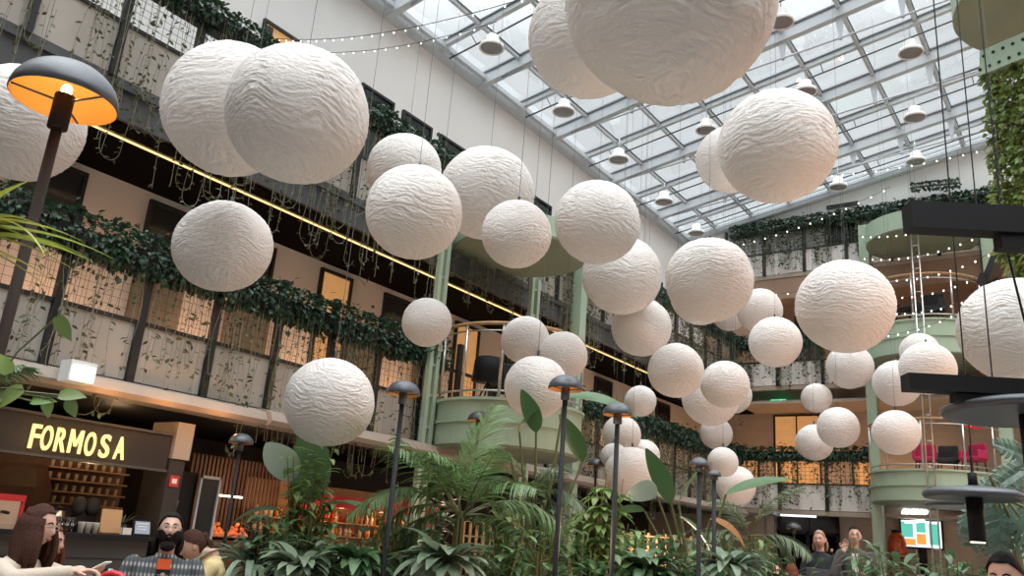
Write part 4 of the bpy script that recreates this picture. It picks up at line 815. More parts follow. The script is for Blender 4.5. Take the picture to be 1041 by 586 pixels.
for k in range(4): part('text_line', MB().box((-9.984 + .012 * .25 * 0 - .0 , 6.21, cz + .05 + .033 * k), (.012, .16 - .02 * (k % 3), .009), ax), 'paperw', t)
def small_plant(lab, c, n, L, W, m, prof='lance'):
    t = thing('potted_plant', lab, 'plant', c); part('pot', MB().lathe([(1e-6, 0), (.05, 0), (.07, .12), (.06, .12), (.055, .1), (1e-6, .1)], c, 14), 'pot', t, True); mb = MB()
    for i in range(n): mb.blade(V(c) + V((0, 0, .1)), cyl_dir(i * 2.4, U(.4, 1.4)), L * U(.7, 1.1), W, U(.3, .9), 5, .25, prof)
    part('foliage', mb, m, t); return t
small_plant('spiky little plant in a pot beside the menu screen', (-10.3, 6.12, cz), 20, .24, .03, 'leaf_s')
small_plant('bushy little plant on top of the back bar behind the coffee machine', (-10.45, 4.05, cz), 40, .30, .07, 'leaf', 'ell')
light('POINT', 'back_bar_lamp', (-11.3, 6.3, 2.3), 6, (1, .62, .3), .1); light('POINT', 'back_bar_lamp', (-11.0, 4.4, 2.3), 8, (1, .62, .3), .1); light('POINT', 'counter_lamp', (-10.2, 5.5, 1.7), 3, (1, .65, .32), .06)
# dark panels next to the bar
t = thing('chalk_panel', 'black panel with a chalk outline of a cup beside the bar pillar', 'panel', (-10.6, 7.0, 0)); part('panel', MB().bb((-10.7, 6.66, 0), (-10.62, 7.32, 1.85)), 'black', t)
mb = MB(); cy, c0 = 6.98, 1.28
for a, b in (((cy - .09, c0 + .16), (cy - .07, c0)), ((cy - .07, c0), (cy + .07, c0)), ((cy + .07, c0), (cy + .09, c0 + .16)), ((cy - .1, c0 + .16), (cy + .1, c0 + .16)), ((cy - .06, c0 + .22), (cy - .03, c0 + .34)), ((cy + .03, c0 + .22), (cy + .06, c0 + .34)), ((cy - .03, c0 + .34), (cy + .06, c0 + .34))): mb.tube([(-10.617, a[0], a[1]), (-10.617, b[0], b[1])], .007, 5)
part('chalk_drawing', mb, 'taupe', t)
t = thing('framed_board', 'tall blank black board in a thin grey frame next to the chalk panel', 'board', (-10.5, 7.35, .3)); part('board', MB().bb((-10.6, 7.33, .3), (-10.56, 7.62, 1.78)), 'glassdark', t)
mb = MB(); mb.bb((-10.56, 7.3, .3), (-10.53, 7.335, 1.82)); mb.bb((-10.56, 7.615, .3), (-10.53, 7.65, 1.82)); mb.bb((-10.56, 7.3, 1.78), (-10.53, 7.65, 1.82)); part('frame', mb, 'steel', t)
# warm stall behind
t = thing('stall_shelf', 'warm-lit wooden stall wall with a glowing tube above the food displays', 'stall', (-11.6, 8.6, 0)); part('counter', MB().bb((-11.7, 7.9, 0), (-11.0, 9.7, .95)), 'woodd', t)
mb = MB()
for k in range(24): mb.bb((-11.72, 7.9 + .075 * k, .95), (-11.69, 7.945 + .075 * k, 2.2))
part('slat_wall', mb, 'woodd', t); part('light_tube', MB().tube([(-11.45, 8.25, 1.60), (-11.45, 8.75, 1.60)], .015, 8), 'warmtube', t, True)
light('POINT', 'stall_lamp', (-11.25, 8.6, 1.9), 2.0, (1, .55, .25), .06); light('POINT', 'stall_food_lamp', (-11.1, 8.5, 1.4), 2.5, (1, .5, .25), .05)
for i, y in enumerate((8.15, 8.55)):
    t = thing('food_display', ['heaped orange food display on the stall beside the framed board', 'heaped orange food display on the stall, further from the framed board'][i], 'food display', (-11.2, y, .95)); mb = MB(); random.seed(i)
    for k in range(60): a = U(0, 6.28); r = .16 * math.sqrt(R_()); h = .04 + .24 * (1 - r / .17) * R_(); mb.ell((-11.2 + r * math.cos(a), y + r * math.sin(a), .97 + h), (.03, .03, .028), 7, 5)
    o = part('heap', mb, 'food', t); o['kind'] = 'stuff'; part('tray', MB().lathe([(1e-6, 0), (.16, 0), (.19, .04), (.17, .04), (1e-6, .02)], (-11.2, y, .95), 20), 'black', t)  # heap emits faintly, warm stall light put into its material
t = thing('neon_letter_sign', 'bright white U-shaped letter glowing in the dark beside the banana plant', 'sign', (-12.0, 10.4, 1.7)); part('tube', MB().tube([(-12.0, 10.33, 2.1), (-12.0, 10.33, 1.84), (-12.0, 10.36, 1.79), (-12.0, 10.42, 1.77), (-12.0, 10.48, 1.79), (-12.0, 10.51, 1.84), (-12.0, 10.51, 2.1)], .02, 8), 'warmtube', t, True); part('mount', MB().bb((-12.06, 10.25, 1.7), (-12.03, 10.6, 2.7)), 'black', t)
# red bar with bottle shelves
t = thing('bottle_bar', 'bar with a red fascia and warm-lit shelves full of bottles', 'bar', (-11.2, 11, 0))
part('fascia', MB().bb((-11.3, 9.9, 1.58), (-10.9, 13.0, 1.78)), 'red', t); part('base', MB().bb((-11.7, 9.6, 0), (-10.95, 13.6, .86)), 'woodd', t); part('backboard', MB().bb((-11.75, 9.0, .86), (-11.7, 13.6, 1.95)), 'wood', t)
for z in (.86, 1.10, 1.33): part('shelf', MB().bb((-11.7, 9.0, z), (-11.35, 13.6, z + .02)), 'wood', t)
for y in (9.9, 13.0): part('upright', MB().bb((-11.3, y - .05, .86), (-11.2, y + .05, 1.6)), 'red', t)
def bottle_mesh(r, h, m): return MB().lathe([(1e-6, 0), (r, 0), (r, h * .58), (r * .35, h * .75), (r * .33, h * .97), (r * .42, h * .97), (r * .42, h), (1e-6, h)], (0, 0, 0), 10).mesh('glass_bottle', m, smooth=True)
BTL = [bottle_mesh(.036, .21, q) for q in ('amber', 'bottleg', 'bottlec', 'bottler', 'bottlew', 'amber')]; random.seed(3)
for zi, z in enumerate((.88, 1.12, 1.35)):
    for k in range(46):
        o = link('glass_bottle', BTL[random.randrange(6)], None, f'bottle standing on the {["lowest", "middle", "top"][zi]} warm-lit shelf of the red-fronted bar', 'bottle', f'bottles on the {["lowest", "middle", "top"][zi]} shelf of the red bar'); o.location = (-11.5 + U(-.05, .08), 9.1 + .097 * k, z); s = U(.8, 1.0); o.scale = (1, 1, s)
for y in (9.6, 10.6, 11.6, 12.6): light('POINT', 'bottle_shelf_lamp', (-11.1, y, 1.5), 3, (1, .58, .26), .05)
# wooden lattice crates
for i, (px, d, L) in enumerate([(672, 13.5, 1.25), (500, 12.6, .9)]):
    p = at(px, 560, d); t = thing('lattice_crate', ['dark wooden lattice crate lit from inside behind the planting', 'warm lattice screen behind the areca palm'][i], 'crate', (p.x, p.y, 0)); h = 1.55
    mb = MB()
    for k in range(10): x = -L / 2 + L * k / 9; mb.bb((p.x + x * CR.x - .015, p.y + x * .57 - .015, .1), (p.x + x * CR.x + .015, p.y + x * .57 + .015, h))
    for k in range(7): z = .2 + (h - .25) * k / 6; mb.bar((p.x - L / 2 * .82, p.y - L / 2 * .57, z), (p.x + L / 2 * .82, p.y + L / 2 * .57, z), .02, .02)
    part('lattice', mb, 'wood', t); part('base', MB().bar((p.x - L / 2 * .82, p.y - L / 2 * .57, .05), (p.x + L / 2 * .82, p.y + L / 2 * .57, .05), .3, .1), 'woodd', t)
    q = p + V((CF.x, CF.y, 0)) * .5; light('POINT', 'crate_lamp', (q.x, q.y, 1.1), 9, (1, .55, .25), .08)
# white lightbox on the ledge
t = thing('wall_floodlight', 'bright white floodlight box fixed on the pale ledge above the bar sign', 'floodlight', (-9.55, 4.85, 2.62)); part('housing', MB().bb((-9.66, 4.62, 2.60), (-9.42, 4.92, 2.84)), 'white', t); part('lamp_face', MB().bb((-9.44, 4.65, 2.62), (-9.40, 4.90, 2.78)), 'whiteglow', t)
for y in (5.2, 6.0, 6.8): light('POINT', 'ledge_glow', (-9.42, y, 2.48), 5.0, (1, .46, .16), .05)  # unseen lights added below the ledge to give it an orange glow

# ------------------------------------------------------------------ right side: black bars and disc lamps
h = V((CR.x, CR.y, 0)).normalized()
def bar_light(lab, px, py, d, L, hh, two):
    a = at(px, py, d); b = a + h * L + V((0, 0, .03)); t = thing('linear_lamp', lab, 'linear lamp', a)
    part('housing', MB().bar(a, b, .10, hh), 'black', t); e = a + h * two; part('driver_box', MB().bar(e - V((0, 0, hh * .75)), b - V((0, 0, hh * .75)), .07, hh * .5), 'black', t)
    for s in (.45, L - .1):
        q = a + h * s; part('suspension_cable', MB().tube([q + V((0, 0, hh / 2)), V((q.x, q.y, zr(q.x) + .05))], .004, 6), 'wire', t)
    return a
bar_light('thick black linear lamp hanging in front of the green vine curtain', 922, 221, 4.0, 1.5, .135, .42)
bar_light('slimmer black linear lamp hanging below the large cut-off globe', 920, 389, 4.3, 1.5, .085, .24)
def disc_lamp(lab, px, py, d, R, ztop, tube, off=V((0, 0, 0))):
    p = at(px, py, d); t = thing('disc_pendant', lab, 'pendant lamp', p)
    part('disc', MB().lathe([(1e-6, -.012), (R * .8, -.022), (R * .96, -.03), (R, -.012), (R * .985, .006), (R * .8, .03), (.08, .05), (1e-6, .05)], p, 48), 'lamp', t, True)
    if tube: part('light_tube', MB().lathe([(1e-6, -.28), (.03, -.28), (.048, -.29), (.05, -.02), (1e-6, -.02)], p, 24), 'black', t, True); part('lamp_face', MB().lathe([(1e-6, -.281), (.043, -.291), (.043, -.295), (1e-6, -.29)], p, 20), 'warmtube', t)
    part('cord_grip', MB().lathe([(.028, .04), (.028, .13), (.012, .14), (1e-6, .14)], p, 14), 'black', t, True); part('cord', MB().tube([p + V((0, 0, .12)), V((p.x, p.y, ztop))], .007, 8), 'black', t)
    return p
disc_lamp('flat dark disc pendant lamp with a black tube, over the split-leaf plant', 990, 503, 5.3, .30, 2.05, True)
disc_lamp('larger flat dark disc pendant lamp cut by the view edge, under the slimmer black bar', 1046, 418, 4.35, .42, 2.05, True)
disc_lamp('third flat dark disc pendant lamp just below the lower disc lamp', 992, 514, 7.4, .42, zr(-1), False)
# leaning dark brace by the vine curtain
t = thing('hanging_steel_brace', 'dark slanting steel brace behind the upper black linear lamp', 'brace', at(1004, 292, 16)); part('strut', MB().bar(at(1004, 292, 16), at(1046, 190, 15), .22, .22), 'post', t)
part('hanger', MB().tube([at(1046, 190, 15), at(1052, 46, 14.4)], .04, 8), 'post', t); part('gusset', MB().bar(at(1004, 292, 16), at(1008, 282, 16), .34, .34), 'post', t)
# cable line at the view edge
t = thing('hanging_cable', 'thin black slanting cable beside the large cut-off globe', 'cable', at(1019, 236, 4.05)); part('line', MB().tube([at(1019, 236, 4.05), at(1044, 336, 4.3)], .006, 8), 'black', t); part('clip', MB().ell(at(1019, 236, 4.05), (.014, .014, .02), 10, 8), 'black', t)

# ------------------------------------------------------------------ furniture on the round balconies
def tub_chair(lab, c, face, m, s=1.):
    c = V(c); t = thing('tub_chair', lab, 'chair', c); f = V((math.cos(face), math.sin(face), 0)); sd = V((-f.y, f.x, 0)); ax = (f, sd, V((0, 0, 1)))
    bevel(part('seat', MB().box(c + V((0, 0, .40 * s)), (.5 * s, .52 * s, .14 * s), ax), m, t), .04, 3); bevel(part('backrest', MB().box(c - f * .24 * s + V((0, 0, .64 * s)), (.10 * s, .54 * s, .46 * s), ax), m, t), .05, 3)
    for a in (-1, 1):
        bevel(part('arm', MB().box(c + sd * (a * .27 * s) + V((0, 0, .52 * s)), (.46 * s, .07 * s, .26 * s), ax), m, t), .03, 3)
        for b in (-1, 1): part('leg', MB().tube([c + f * (b * .2 * s) + sd * (a * .2 * s) + V((0, 0, .34 * s)), c + f * (b * .23 * s) + sd * (a * .23 * s)], .018, 8), 'black', t)
    return t
def flr(px, py, Y): p = at_y(px, py, Y); return p
for (px, Y, z, m, lab, fc) in [(936, 25.6, 3.88, 'magenta', 'magenta tub chair on the lower far round balcony by the ladder', -1.6), (984, 25.5, 3.88, 'magenta', 'magenta tub chair on the lower far round balcony near the red sign', -2.0), (958, 25.9, 3.88, 'charcoal', 'dark tub chair between two magenta ones on the lower far round balcony', -1.6),
                               (952, 25.4, 7.95, 'charcoal', 'dark tub chair on the upper far round balcony', -1.7), (905, 25.6, 7.95, 'charcoal', 'dark tub chair near the column on the upper far round balcony', -1.2)]:
    p = at_y(px, 400, Y); tub_chair(lab, (p.x, Y, z), fc, m, .95 if z < 5 else 1.2)
p = at_y(930, 400, 25.2); t = thing('side_table', 'low round dark table on the upper far round balcony', 'table', (p.x, 25.2, 7.95)); part('top', MB().lathe([(1e-6, .5), (.34, .5), (.34, .54), (1e-6, .54)], (p.x, 25.2, 7.95), 24), 'charcoal', t); part('leg', MB().lathe([(.2, 0), (.2, .02), (.03, .03), (.03, .5), (1e-6, .5)], (p.x, 25.2, 7.95), 16), 'black', t)
c = V((CL[0] - .1, CL[1] - .55, 3.55)); t = thing('tripod_lamp', 'black drum lamp on a tripod on the first-floor round balcony', 'floor lamp', c)
part('shade', MB().lathe([(.30, .42), (.27, .80), (.22, .86), (1e-6, .87)], c, 28), 'black', t, True)
for k in range(3): a = k * 2.09 + .4; part('leg', MB().tube([c + V((0, 0, .42)), c + V((.26 * math.cos(a), .26 * math.sin(a), 0))], .015, 8), 'black', t)
part('stem', MB().tube([c + V((0, 0, .3)), c + V((0, 0, .6))], .02, 8), 'black', t)
tub_chair('dark tub chair behind the drum lamp on the first-floor round balcony', (CL[0] - .2, CL[1] + .35, 3.55), -.5, 'charcoal', 1.15)
# exit signs, red sign, shop screen
def exit_sign(lab, px, py, Y, w_, h_):
    p = at_y(px, py, Y); t = thing('exit_sign', lab, 'exit sign', p); part('case', MB().bb((p.x - w_ / 2, Y, p.z - h_ / 2), (p.x + w_ / 2, Y + .06, p.z + h_ / 2)), 'exitg', t)
    mb = MB(); u = h_ / 10; X0 = p.x + .2 * w_; Z0 = p.z; Yf = Y - .006
    mb.ell((X0, Yf, Z0 + 3 * u), (u, .004, u), 10, 6); mb.bar((X0, Yf, Z0 + 2 * u), (X0 - u, Yf, Z0 - .5 * u), u * 1.4, .006, (0, 1, 0)); mb.bar((X0 - u, Yf, Z0 - .5 * u), (X0 + u, Yf, Z0 - 3 * u), u, .006, (0, 1, 0)); mb.bar((X0 - u, Yf, Z0 - .5 * u), (X0 - 3 * u, Yf, Z0 - 2.6 * u), u, .006, (0, 1, 0)); mb.bar((X0, Yf, Z0 + 1.6 * u), (X0 + 2 * u, Yf, Z0), u * .8, .006, (0, 1, 0))
    part('running_figure', mb, 'exitw', t)
    mb = MB(); mb.bar((p.x - .35 * w_, Yf, Z0), (p.x - .05 * w_, Yf, Z0), u, .006, (0, 1, 0)); mb.add([(p.x - .42 * w_, Yf, Z0), (p.x - .25 * w_, Yf, Z0 + 2.4 * u), (p.x - .25 * w_, Yf, Z0 - 2.4 * u)], [(0, 1, 2)]); part('arrow', mb, 'exitw', t)
exit_sign('green exit sign above the far first-floor doorway', 791, 410, 28.0, .5, .26); exit_sign('pale green exit sign high on the far brown wall', 797, 298, 28.0, .55, .26)
for q, (px, py) in enumerate([(791, 410), (797, 298)]):
    p = at_y(px, py, 28.03); z1 = 6.1 if q == 0 else 9.85
    if p.z < z1: struct(f'trim_{8+q}', MB().bb((p.x - .02, 28.0, p.z + .1), (p.x + .02, 28.04, z1)), 'post')
p = at_y(992, 418, 25.9); t = thing('striped_sign', 'narrow glowing red and white striped sign beside the lower far round balcony', 'sign', (p.x, 25.9, p.z - .55))
for k in range(4): a, b = at_y(987 + 3.2 * k, 398, 25.9), at_y(986 + 2.6 * k, 434 - 3 * k, 25.9); part('stripe', MB().bar(a, b, .05, .06, (0, 1, 0)), 'redneon' if k % 2 == 0 else 'scr_w', t)
mb = MB().bar(at_y(991, 397, 25.96), at_y(990, 436, 25.96), .42, .04, (0, 1, 0)); part('backing', mb, 'red', t)
a, b = at_y(916, 529, 27.4), at_y(958, 558, 27.4); t = thing('shop_screen', 'bright colourful shop screen below the lower far round balcony', 'screen', ((a.x + b.x) / 2, 27.4, b.z))
part('bezel', MB().bb((a.x - .05, 27.4, b.z - .05), (b.x + .05, 27.5, a.z + .05)), 'black', t); part('display', MB().bb((a.x, 27.38, b.z), (b.x, 27.4, a.z)), 'scr_w', t)
W_ = b.x - a.x; H_ = a.z - b.z
for k, (x0, z0, x1, z1, m) in enumerate([(0, .35, .3, .95, 'scr'), (.05, .05, .35, .3, 'scr_o'), (.38, .1, .62, .5, 'scr_o'), (.38, .55, .62, .95, 'scr'), (.7, .1, .95, .9, 'scr')]): part('picture_tile', MB().bb((a.x + x0 * W_, 27.37, b.z + z0 * H_), (a.x + x1 * W_, 27.38, b.z + z1 * H_)), m, t)
part('stand', MB().bb((a.x + W_ * .4, 27.42, 0), (a.x + W_ * .6, 27.48, b.z)), 'black', t)
c0 = at_y(930, 522, 27.3); t = thing('glowing_sign', 'curly white glowing sign above the shop screen', 'sign', c0 - V((0, 0, .2)))
pts = [at_y(918 + 24 * i / 24, 524 - 5 * abs(math.sin(i * .72)) + 1.5 * math.cos(i * 1.9), 27.3) for i in range(25)]; part('script_tube', MB().tube(pts, .06, 8), 'whiteglow', t, True); part('underline_tube', MB().tube([at_y(920, 531, 27.3), at_y(940, 530, 27.3)], .04, 8), 'whiteglow', t, True); part('mount', MB().bar(at_y(918, 527, 27.45), at_y(942, 526, 27.45), .05, .3), 'dark', t)
p = at_y(912, 553, 26.9); t = thing('orange_jar', 'round orange glass lantern on a plinth left of the shop screen'.replace('left of', 'beside'), 'lantern', (p.x, 26.9, 0))
part('plinth', MB().bb((p.x - .25, 26.65, 0), (p.x + .25, 27.1, p.z - .42)), 'woodd', t); part('jar', MB().lathe([(1e-6, -.42), (.16, -.42), (.24, -.25), (.25, .0), (.2, .2), (.13, .27), (.13, .32), (1e-6, .32)], p, 24), 'pumpkin', t, True)
mb = MB().lathe([(.14, .30), (.14, .36), (.05, .38), (1e-6, .38)], p, 20); part('lid', mb, 'black', t)

# ------------------------------------------------------------------ low gallery lamps and added warm fill lights
for k in range(10): light('POINT', 'gallery_lamp', (-11.2, 3.0 + 2.3 * k, 3.95), LWARM, (1, .50, .24), .1)
for k in range(4): light('POINT', 'far_gallery_lamp', (-9.4 + 1.6 * k, 27.6, 4.1), LWARM, (1, .52, .26), .1); light('POINT', 'far_gallery_lamp', (-9.4 + 1.6 * k, 27.6, 8.0), LWARM * .6, (1, .56, .3), .1)
for x, y in ((-3.4, 5.6), (-6.6, 8.2), (-4.2, 9.4), (-6.2, 12.6), (-3.8, 15.5), (-6.5, 18.0)): light('POINT', 'planting_warm_fill', (x, y, 1.35), PLANTW, (1, .66, .48), .25)  # added point lights without fixtures, warm fill on the globes from below
for y, z in ((11.5, 3.2), (18.0, 3.6)): light('POINT', 'side_warm_fill', (2.6, y, z), SIDEW, (1, .50, .26), .3)  # unseen lights added off to the side to turn globe undersides peach

# ------------------------------------------------------------------ people
def fuse(mb, voxel, smooth, mats, name, it=6):
    me = mb.mesh(name, mats); o = bpy.data.objects.new('fuse', me); C.objects.link(o)
    r = o.modifiers.new('r', 'REMESH'); r.mode = 'VOXEL'; r.voxel_size = voxel
    s = o.modifiers.new('s', 'SMOOTH'); s.factor = .5; s.iterations = it
    bpy.context.view_layer.update(); ev = o.evaluated_get(bpy.context.evaluated_depsgraph_get())
    m2 = bpy.data.meshes.new_from_object(ev); m2.name = name; bpy.data.objects.remove(o); bpy.data.meshes.remove(me)
    m2.polygons.foreach_set('use_smooth', [True] * len(m2.polygons)); return m2
def limb(mb, pts, rad, n=12):
    P = [V(p) for p in pts]
    for i in range(len(P) - 1):
        a, b = P[i], P[i + 1]; mb.tube([a.lerp(b, q / 4) for q in range(5)], [rad[i] + (rad[i + 1] - rad[i]) * q / 4 for q in range(5)], n)
    for p, r in zip(P, rad): mb.ell(p, (r, r, r), n, 8)
def loft(mb, secs, n=20):                    # secs: (centre, rx, ry) in the local frame
    vs = []
    for c, rx, ry in secs:
        for j in range(n): a = 2 * PI * j / n; vs.append((c[0] + rx * math.cos(a), c[1] + ry * math.sin(a), c[2]))
    m_ = len(secs); fs = [(i * n + j, i * n + (j + 1) % n, (i + 1) * n + (j + 1) % n, (i + 1) * n + j) for i in range(m_ - 1) for j in range(n)]
    fs += [tuple(range(n - 1, -1, -1)), tuple(range((m_ - 1) * n, m_ * n))]; mb.add(vs, fs)
def head_pt(u, v, grow=0.):                  # u: azimuth (0 = straight ahead, y forward), v: polar from the top
    x, y, z = math.sin(v) * math.sin(u), math.sin(v) * math.cos(u), math.cos(v)
    px, py, pz = x * .076, y * .096, z * .118
    if z < 0: k = -z; px *= 1 - .30 * k * k; py = py * (1 - .28 * k * k) + .018 * k
    if y > 0:
        f = y ** 2
        g = lambda cx, cz, sx, sz: math.exp(-((px - cx) / sx) ** 2 - ((pz - cz) / sz) ** 2)
        py += f * (.020 * g(0, -.022, .013, .018) + .010 * g(0, .002, .010, .022) + .006 * g(0, .030, .05, .012) - .010 * (g(.031, .012, .017, .012) + g(-.031, .012, .017, .012)) + .008 * g(0, -.058, .022, .010) - .004 * g(0, -.047, .012, .005) + .008 * g(0, -.095, .022, .014) + .005 * (g(.042, -.02, .018, .02) + g(-.042, -.02, .018, .02)))
    s = 1 + grow
    return V((px * s, py * s, pz * s))
def head_grid(mb, T, nu=40, nv=30, grow=0., keep=None, off=0.):
    idx = {}; vs = []
    for i in range(nv + 1):
        for j in range(nu):
            u = 2 * PI * j / nu; v = PI * i / nv; p = head_pt(u, max(1e-3, min(PI - 1e-3, v)), grow)
            if off: p = p + p.normalized() * off * (.7 + .6 * noise.noise(V((u * 3, v * 4, 1))))
            idx[(i, j)] = len(vs); vs.append(T @ p)
    fs = []
    for i in range(nv):
        for j in range(nu):
            if keep is None or keep(2 * PI * (j + .5) / nu, PI * (i + .5) / nv): fs.append((idx[(i, j)], idx[(i, (j + 1) % nu)], idx[(i + 1, (j + 1) % nu)], idx[(i + 1, j)]))
    mb.add(vs, fs)
def hand(mb, w, d, nrm, thumb_side, curl=.5, s=1.):
    w = V(w); d = V(d).normalized(); nrm = V(nrm); nrm = (nrm - d * nrm.dot(d)).normalized(); sd = d.cross(nrm).normalized()
    ax = (sd, d, nrm); c = w + d * .048 * s
    mb.ell(c, (.040 * s, .052 * s, .016 * s), 14, 8, ax)
    for i, (o, l) in enumerate(((-.030, .066), (-.010, .078), (.011, .073), (.030, .056))):
        o = o * thumb_side * -1 * -1; p = w + d * .088 * s + sd * o * s; dd = d.copy(); pts = [w + d * .05 * s + sd * o * .8 * s, p]
        for k in range(3): q = Matrix.Rotation(-curl * (.6 + .3 * k), 3, sd); dd = q @ dd; p = p + dd * (l * s * (.42, .32, .26)[k]); pts.append(p)
        limb(mb, pts, [.010 * s, .0095 * s, .009 * s, .008 * s, .007 * s], 8)
    b = w + d * .025 * s - sd * thumb_side * .030 * s
    t1 = b + (d * .6 - sd * thumb_side * .75 - nrm * .3).normalized() * .036 * s; t2 = t1 + (d * .9 - sd * thumb_side * .2 - nrm * .4).normalized() * .030 * s
    limb(mb, [w + d * .02 * s, b, t1, t2], [.014 * s, .013 * s, .011 * s, .009 * s], 8)
def strands(mb, roots, seed, r=.012, lens=(.2, .3), out=.02, wave=.01):
    random.seed(seed)
    for p, dr in roots:
        l = U(*lens); pts = [V(p)]; dd = V(dr)
        for k in range(6): t = (k + 1) / 6; pts.append(V(p) + dd * out * min(1, t * 2) + V((wave * math.sin(t * 5 + p[0] * 60), wave * math.cos(t * 4 + p[0] * 50), -l * t)))
        mb.tube(pts, [r, r * 1.1, r * 1.15, r * 1.1, r, r * .8, r * .3], 7)
def person(label, head_at, fwd, pose, top, top_m, legs_m, arms, hair, hair_m, face=(0, 0), beard=None, glasses=False, long_sleeve=True, slim=1., eyes=True, shoes='shoe', pattern=None, lean=0., shrug=0.):
    """arms: [(shoulder side, elbow, wrist, hand dir, palm normal, curl)] in the local frame (x right, y forward, z up); face: (yaw, pitch)."""
    f = V((fwd[0], fwd[1], 0)).normalized(); X = f.cross(V((0, 0, 1))).normalized(); hz = head_at.z; hy = (.05 if pose == 'sit' else .03) + lean
    root = V((head_at.x, head_at.y, 0)) - f * hy
    t = thing('person', label, 'person', root); t.rotation_euler = (0, 0, math.atan2(X.y, X.x))
    T = Matrix.Translation((0, hy, hz)) @ Matrix.Rotation(face[0], 4, 'Z') @ Matrix.Rotation(face[1], 4, 'X')
    sh = hz - .225 + shrug; pel = hz - .70 if pose == 'sit' else hz - .71
    w = .185 * slim
    sm = MB(); head_grid(sm, T)
    for s in (-1, 1): sm.ell(T @ V((s * .076, -.006, -.008)), (.010, .020, .032), 12, 8)
    limb(sm, [T @ V((0, -.02, -.06)), (0, -.005, sh + .07), (0, -.01, sh - .02)], [.056, .054, .07], 14)
    secs = lambda g: [((0, -.01, sh + .045), .075 + g, .06 + g), ((0, -.012, sh + .02), .14 * slim + g, .075 + g), ((0, -.012, sh - .05), .185 * slim + g, .10 + g), ((0, .0, sh - .16), .172 * slim + g, .115 + g), ((0, .0, sh - .30), .150 * slim + g, .105 + g), ((0, 0, pel + .02), .165 * slim + g, .115 + g), ((0, 0, pel - .08), .15 * slim + g, .11 + g)]
    loft(sm, secs(0))
    am = MB()
    for (s, el, wr, hd, pn, cu) in arms:
        S = (s * (w + .01), -.012, sh - .02); limb(sm, [S, el, wr], [.048 * slim, .040, .028]); hand(sm, wr, hd, pn, -s, cu)
    if pose == 'sit':
        K = [((s * .09, .0, pel), (s * .12, .42, pel + .03), (s * .12, .42 + .04, .10)) for s in (-1, 1)]
    else:
        K = [((s * .085, 0, pel - .02), (s * .095, .015, pel - .43), (s * .10, -.02, .09)) for s in (-1, 1)]
    for a, b, c in K: limb(sm, [a, b, c], [.083, .056, .040]); limb(sm, [(c[0], c[1] - .03, .055), (c[0], c[1] + .15, .04)], [.042, .034])
    link('body', fuse(sm, .0062, 1, 'skin', 'body', 3), t)
    # clothes
    cm = MB(); loft(cm, secs(.014)); 
    for (s, el, wr, hd, pn, cu) in arms:
        S = (s * (w + .008), -.012, sh - .02); e2 = V(el); w2 = V(wr)
        limb(cm, [S, el, e2.lerp(w2, .9 if long_sleeve else .12)], [.062 * slim, .054, .041])
    cm.lathe([(.078, sh + .03), (.068, sh + .06), (.060, sh + .075), (.05, sh + .06)], (0, -.008, 0), 24, closed=True)
    o = link(top, fuse(cm, .009, 1, top_m, top, 4), t)
    lm = MB()
    for a, b, c in K: limb(lm, [a, b, (c[0], c[1], c[2] + .02)], [.096, .068, .054])
    loft(lm, [((0, 0, pel + .06), .165 * slim + .006, .118), ((0, 0, pel - .02), .168 * slim + .006, .122), ((0, 0, pel - .10), .15 * slim, .11)])
    link('trousers', fuse(lm, .010, 1, legs_m, 'trousers', 4), t)
    for a, b, c in K:
        s_ = MB(); limb(s_, [(c[0], c[1] - .035, .055), (c[0], c[1] + .06, .052), (c[0], c[1] + .17, .04)], [.050, .050, .040]); s_.bb((c[0] - .045, c[1] - .08, .0), (c[0] + .045, c[1] + .2, .03)); link('shoe', fuse(s_, .009, 1, shoes, 'shoe', 3), t)
    # face
    for s in (-1, 1):
        e = MB(); e.ell(T @ V((s * .031, .0755, .012)), (.0130, .010, .0052), 12, 8); oe = link('eye', e.mesh('eye', 'eye', smooth=True), t)
        e = MB(); e.ell(T @ V((s * .031, .0845, .011)), (.0055, .003, .0048), 10, 6); link('iris', e.mesh('iris', 'iris', smooth=True), oe)
        b_ = MB(); b_.tube([T @ V((s * .014, .094, .031)), T @ V((s * .030, .0925, .037)), T @ V((s * .048, .081, .030))], [.004, .0048, .003], 6); link('eyebrow', b_.mesh('eyebrow', hair_m, smooth=True), t)
    lp = MB(); lp.tube([T @ V((-.021, .088, -.0575)), T @ V((-.008, .0985, -.054)), T @ V((.008, .0985, -.054)), T @ V((.021, .088, -.0575))], [.003, .0052, .0052, .003], 8); lp.tube([T @ V((-.018, .088, -.060)), T @ V((0, .0975, -.0635)), T @ V((.018, .088, -.060))], [.003, .0062, .003], 8); link('lips', lp.mesh('lips', 'lip', smooth=True), t)
    # hair
    hm = MB()
    def kp(u, v):
        a = abs((u + PI) % (2 * PI) - PI); vl = .80 + .95 * min(1, max(0, (a - .75) / 1.3)) if hair != 'bald' else 0
        if a > 2.0: vl = 2.15
        return v < vl
    head_grid(hm, T, 48, 36, .075, kp, .006); head_grid(hm, T, 48, 36, .02, kp)
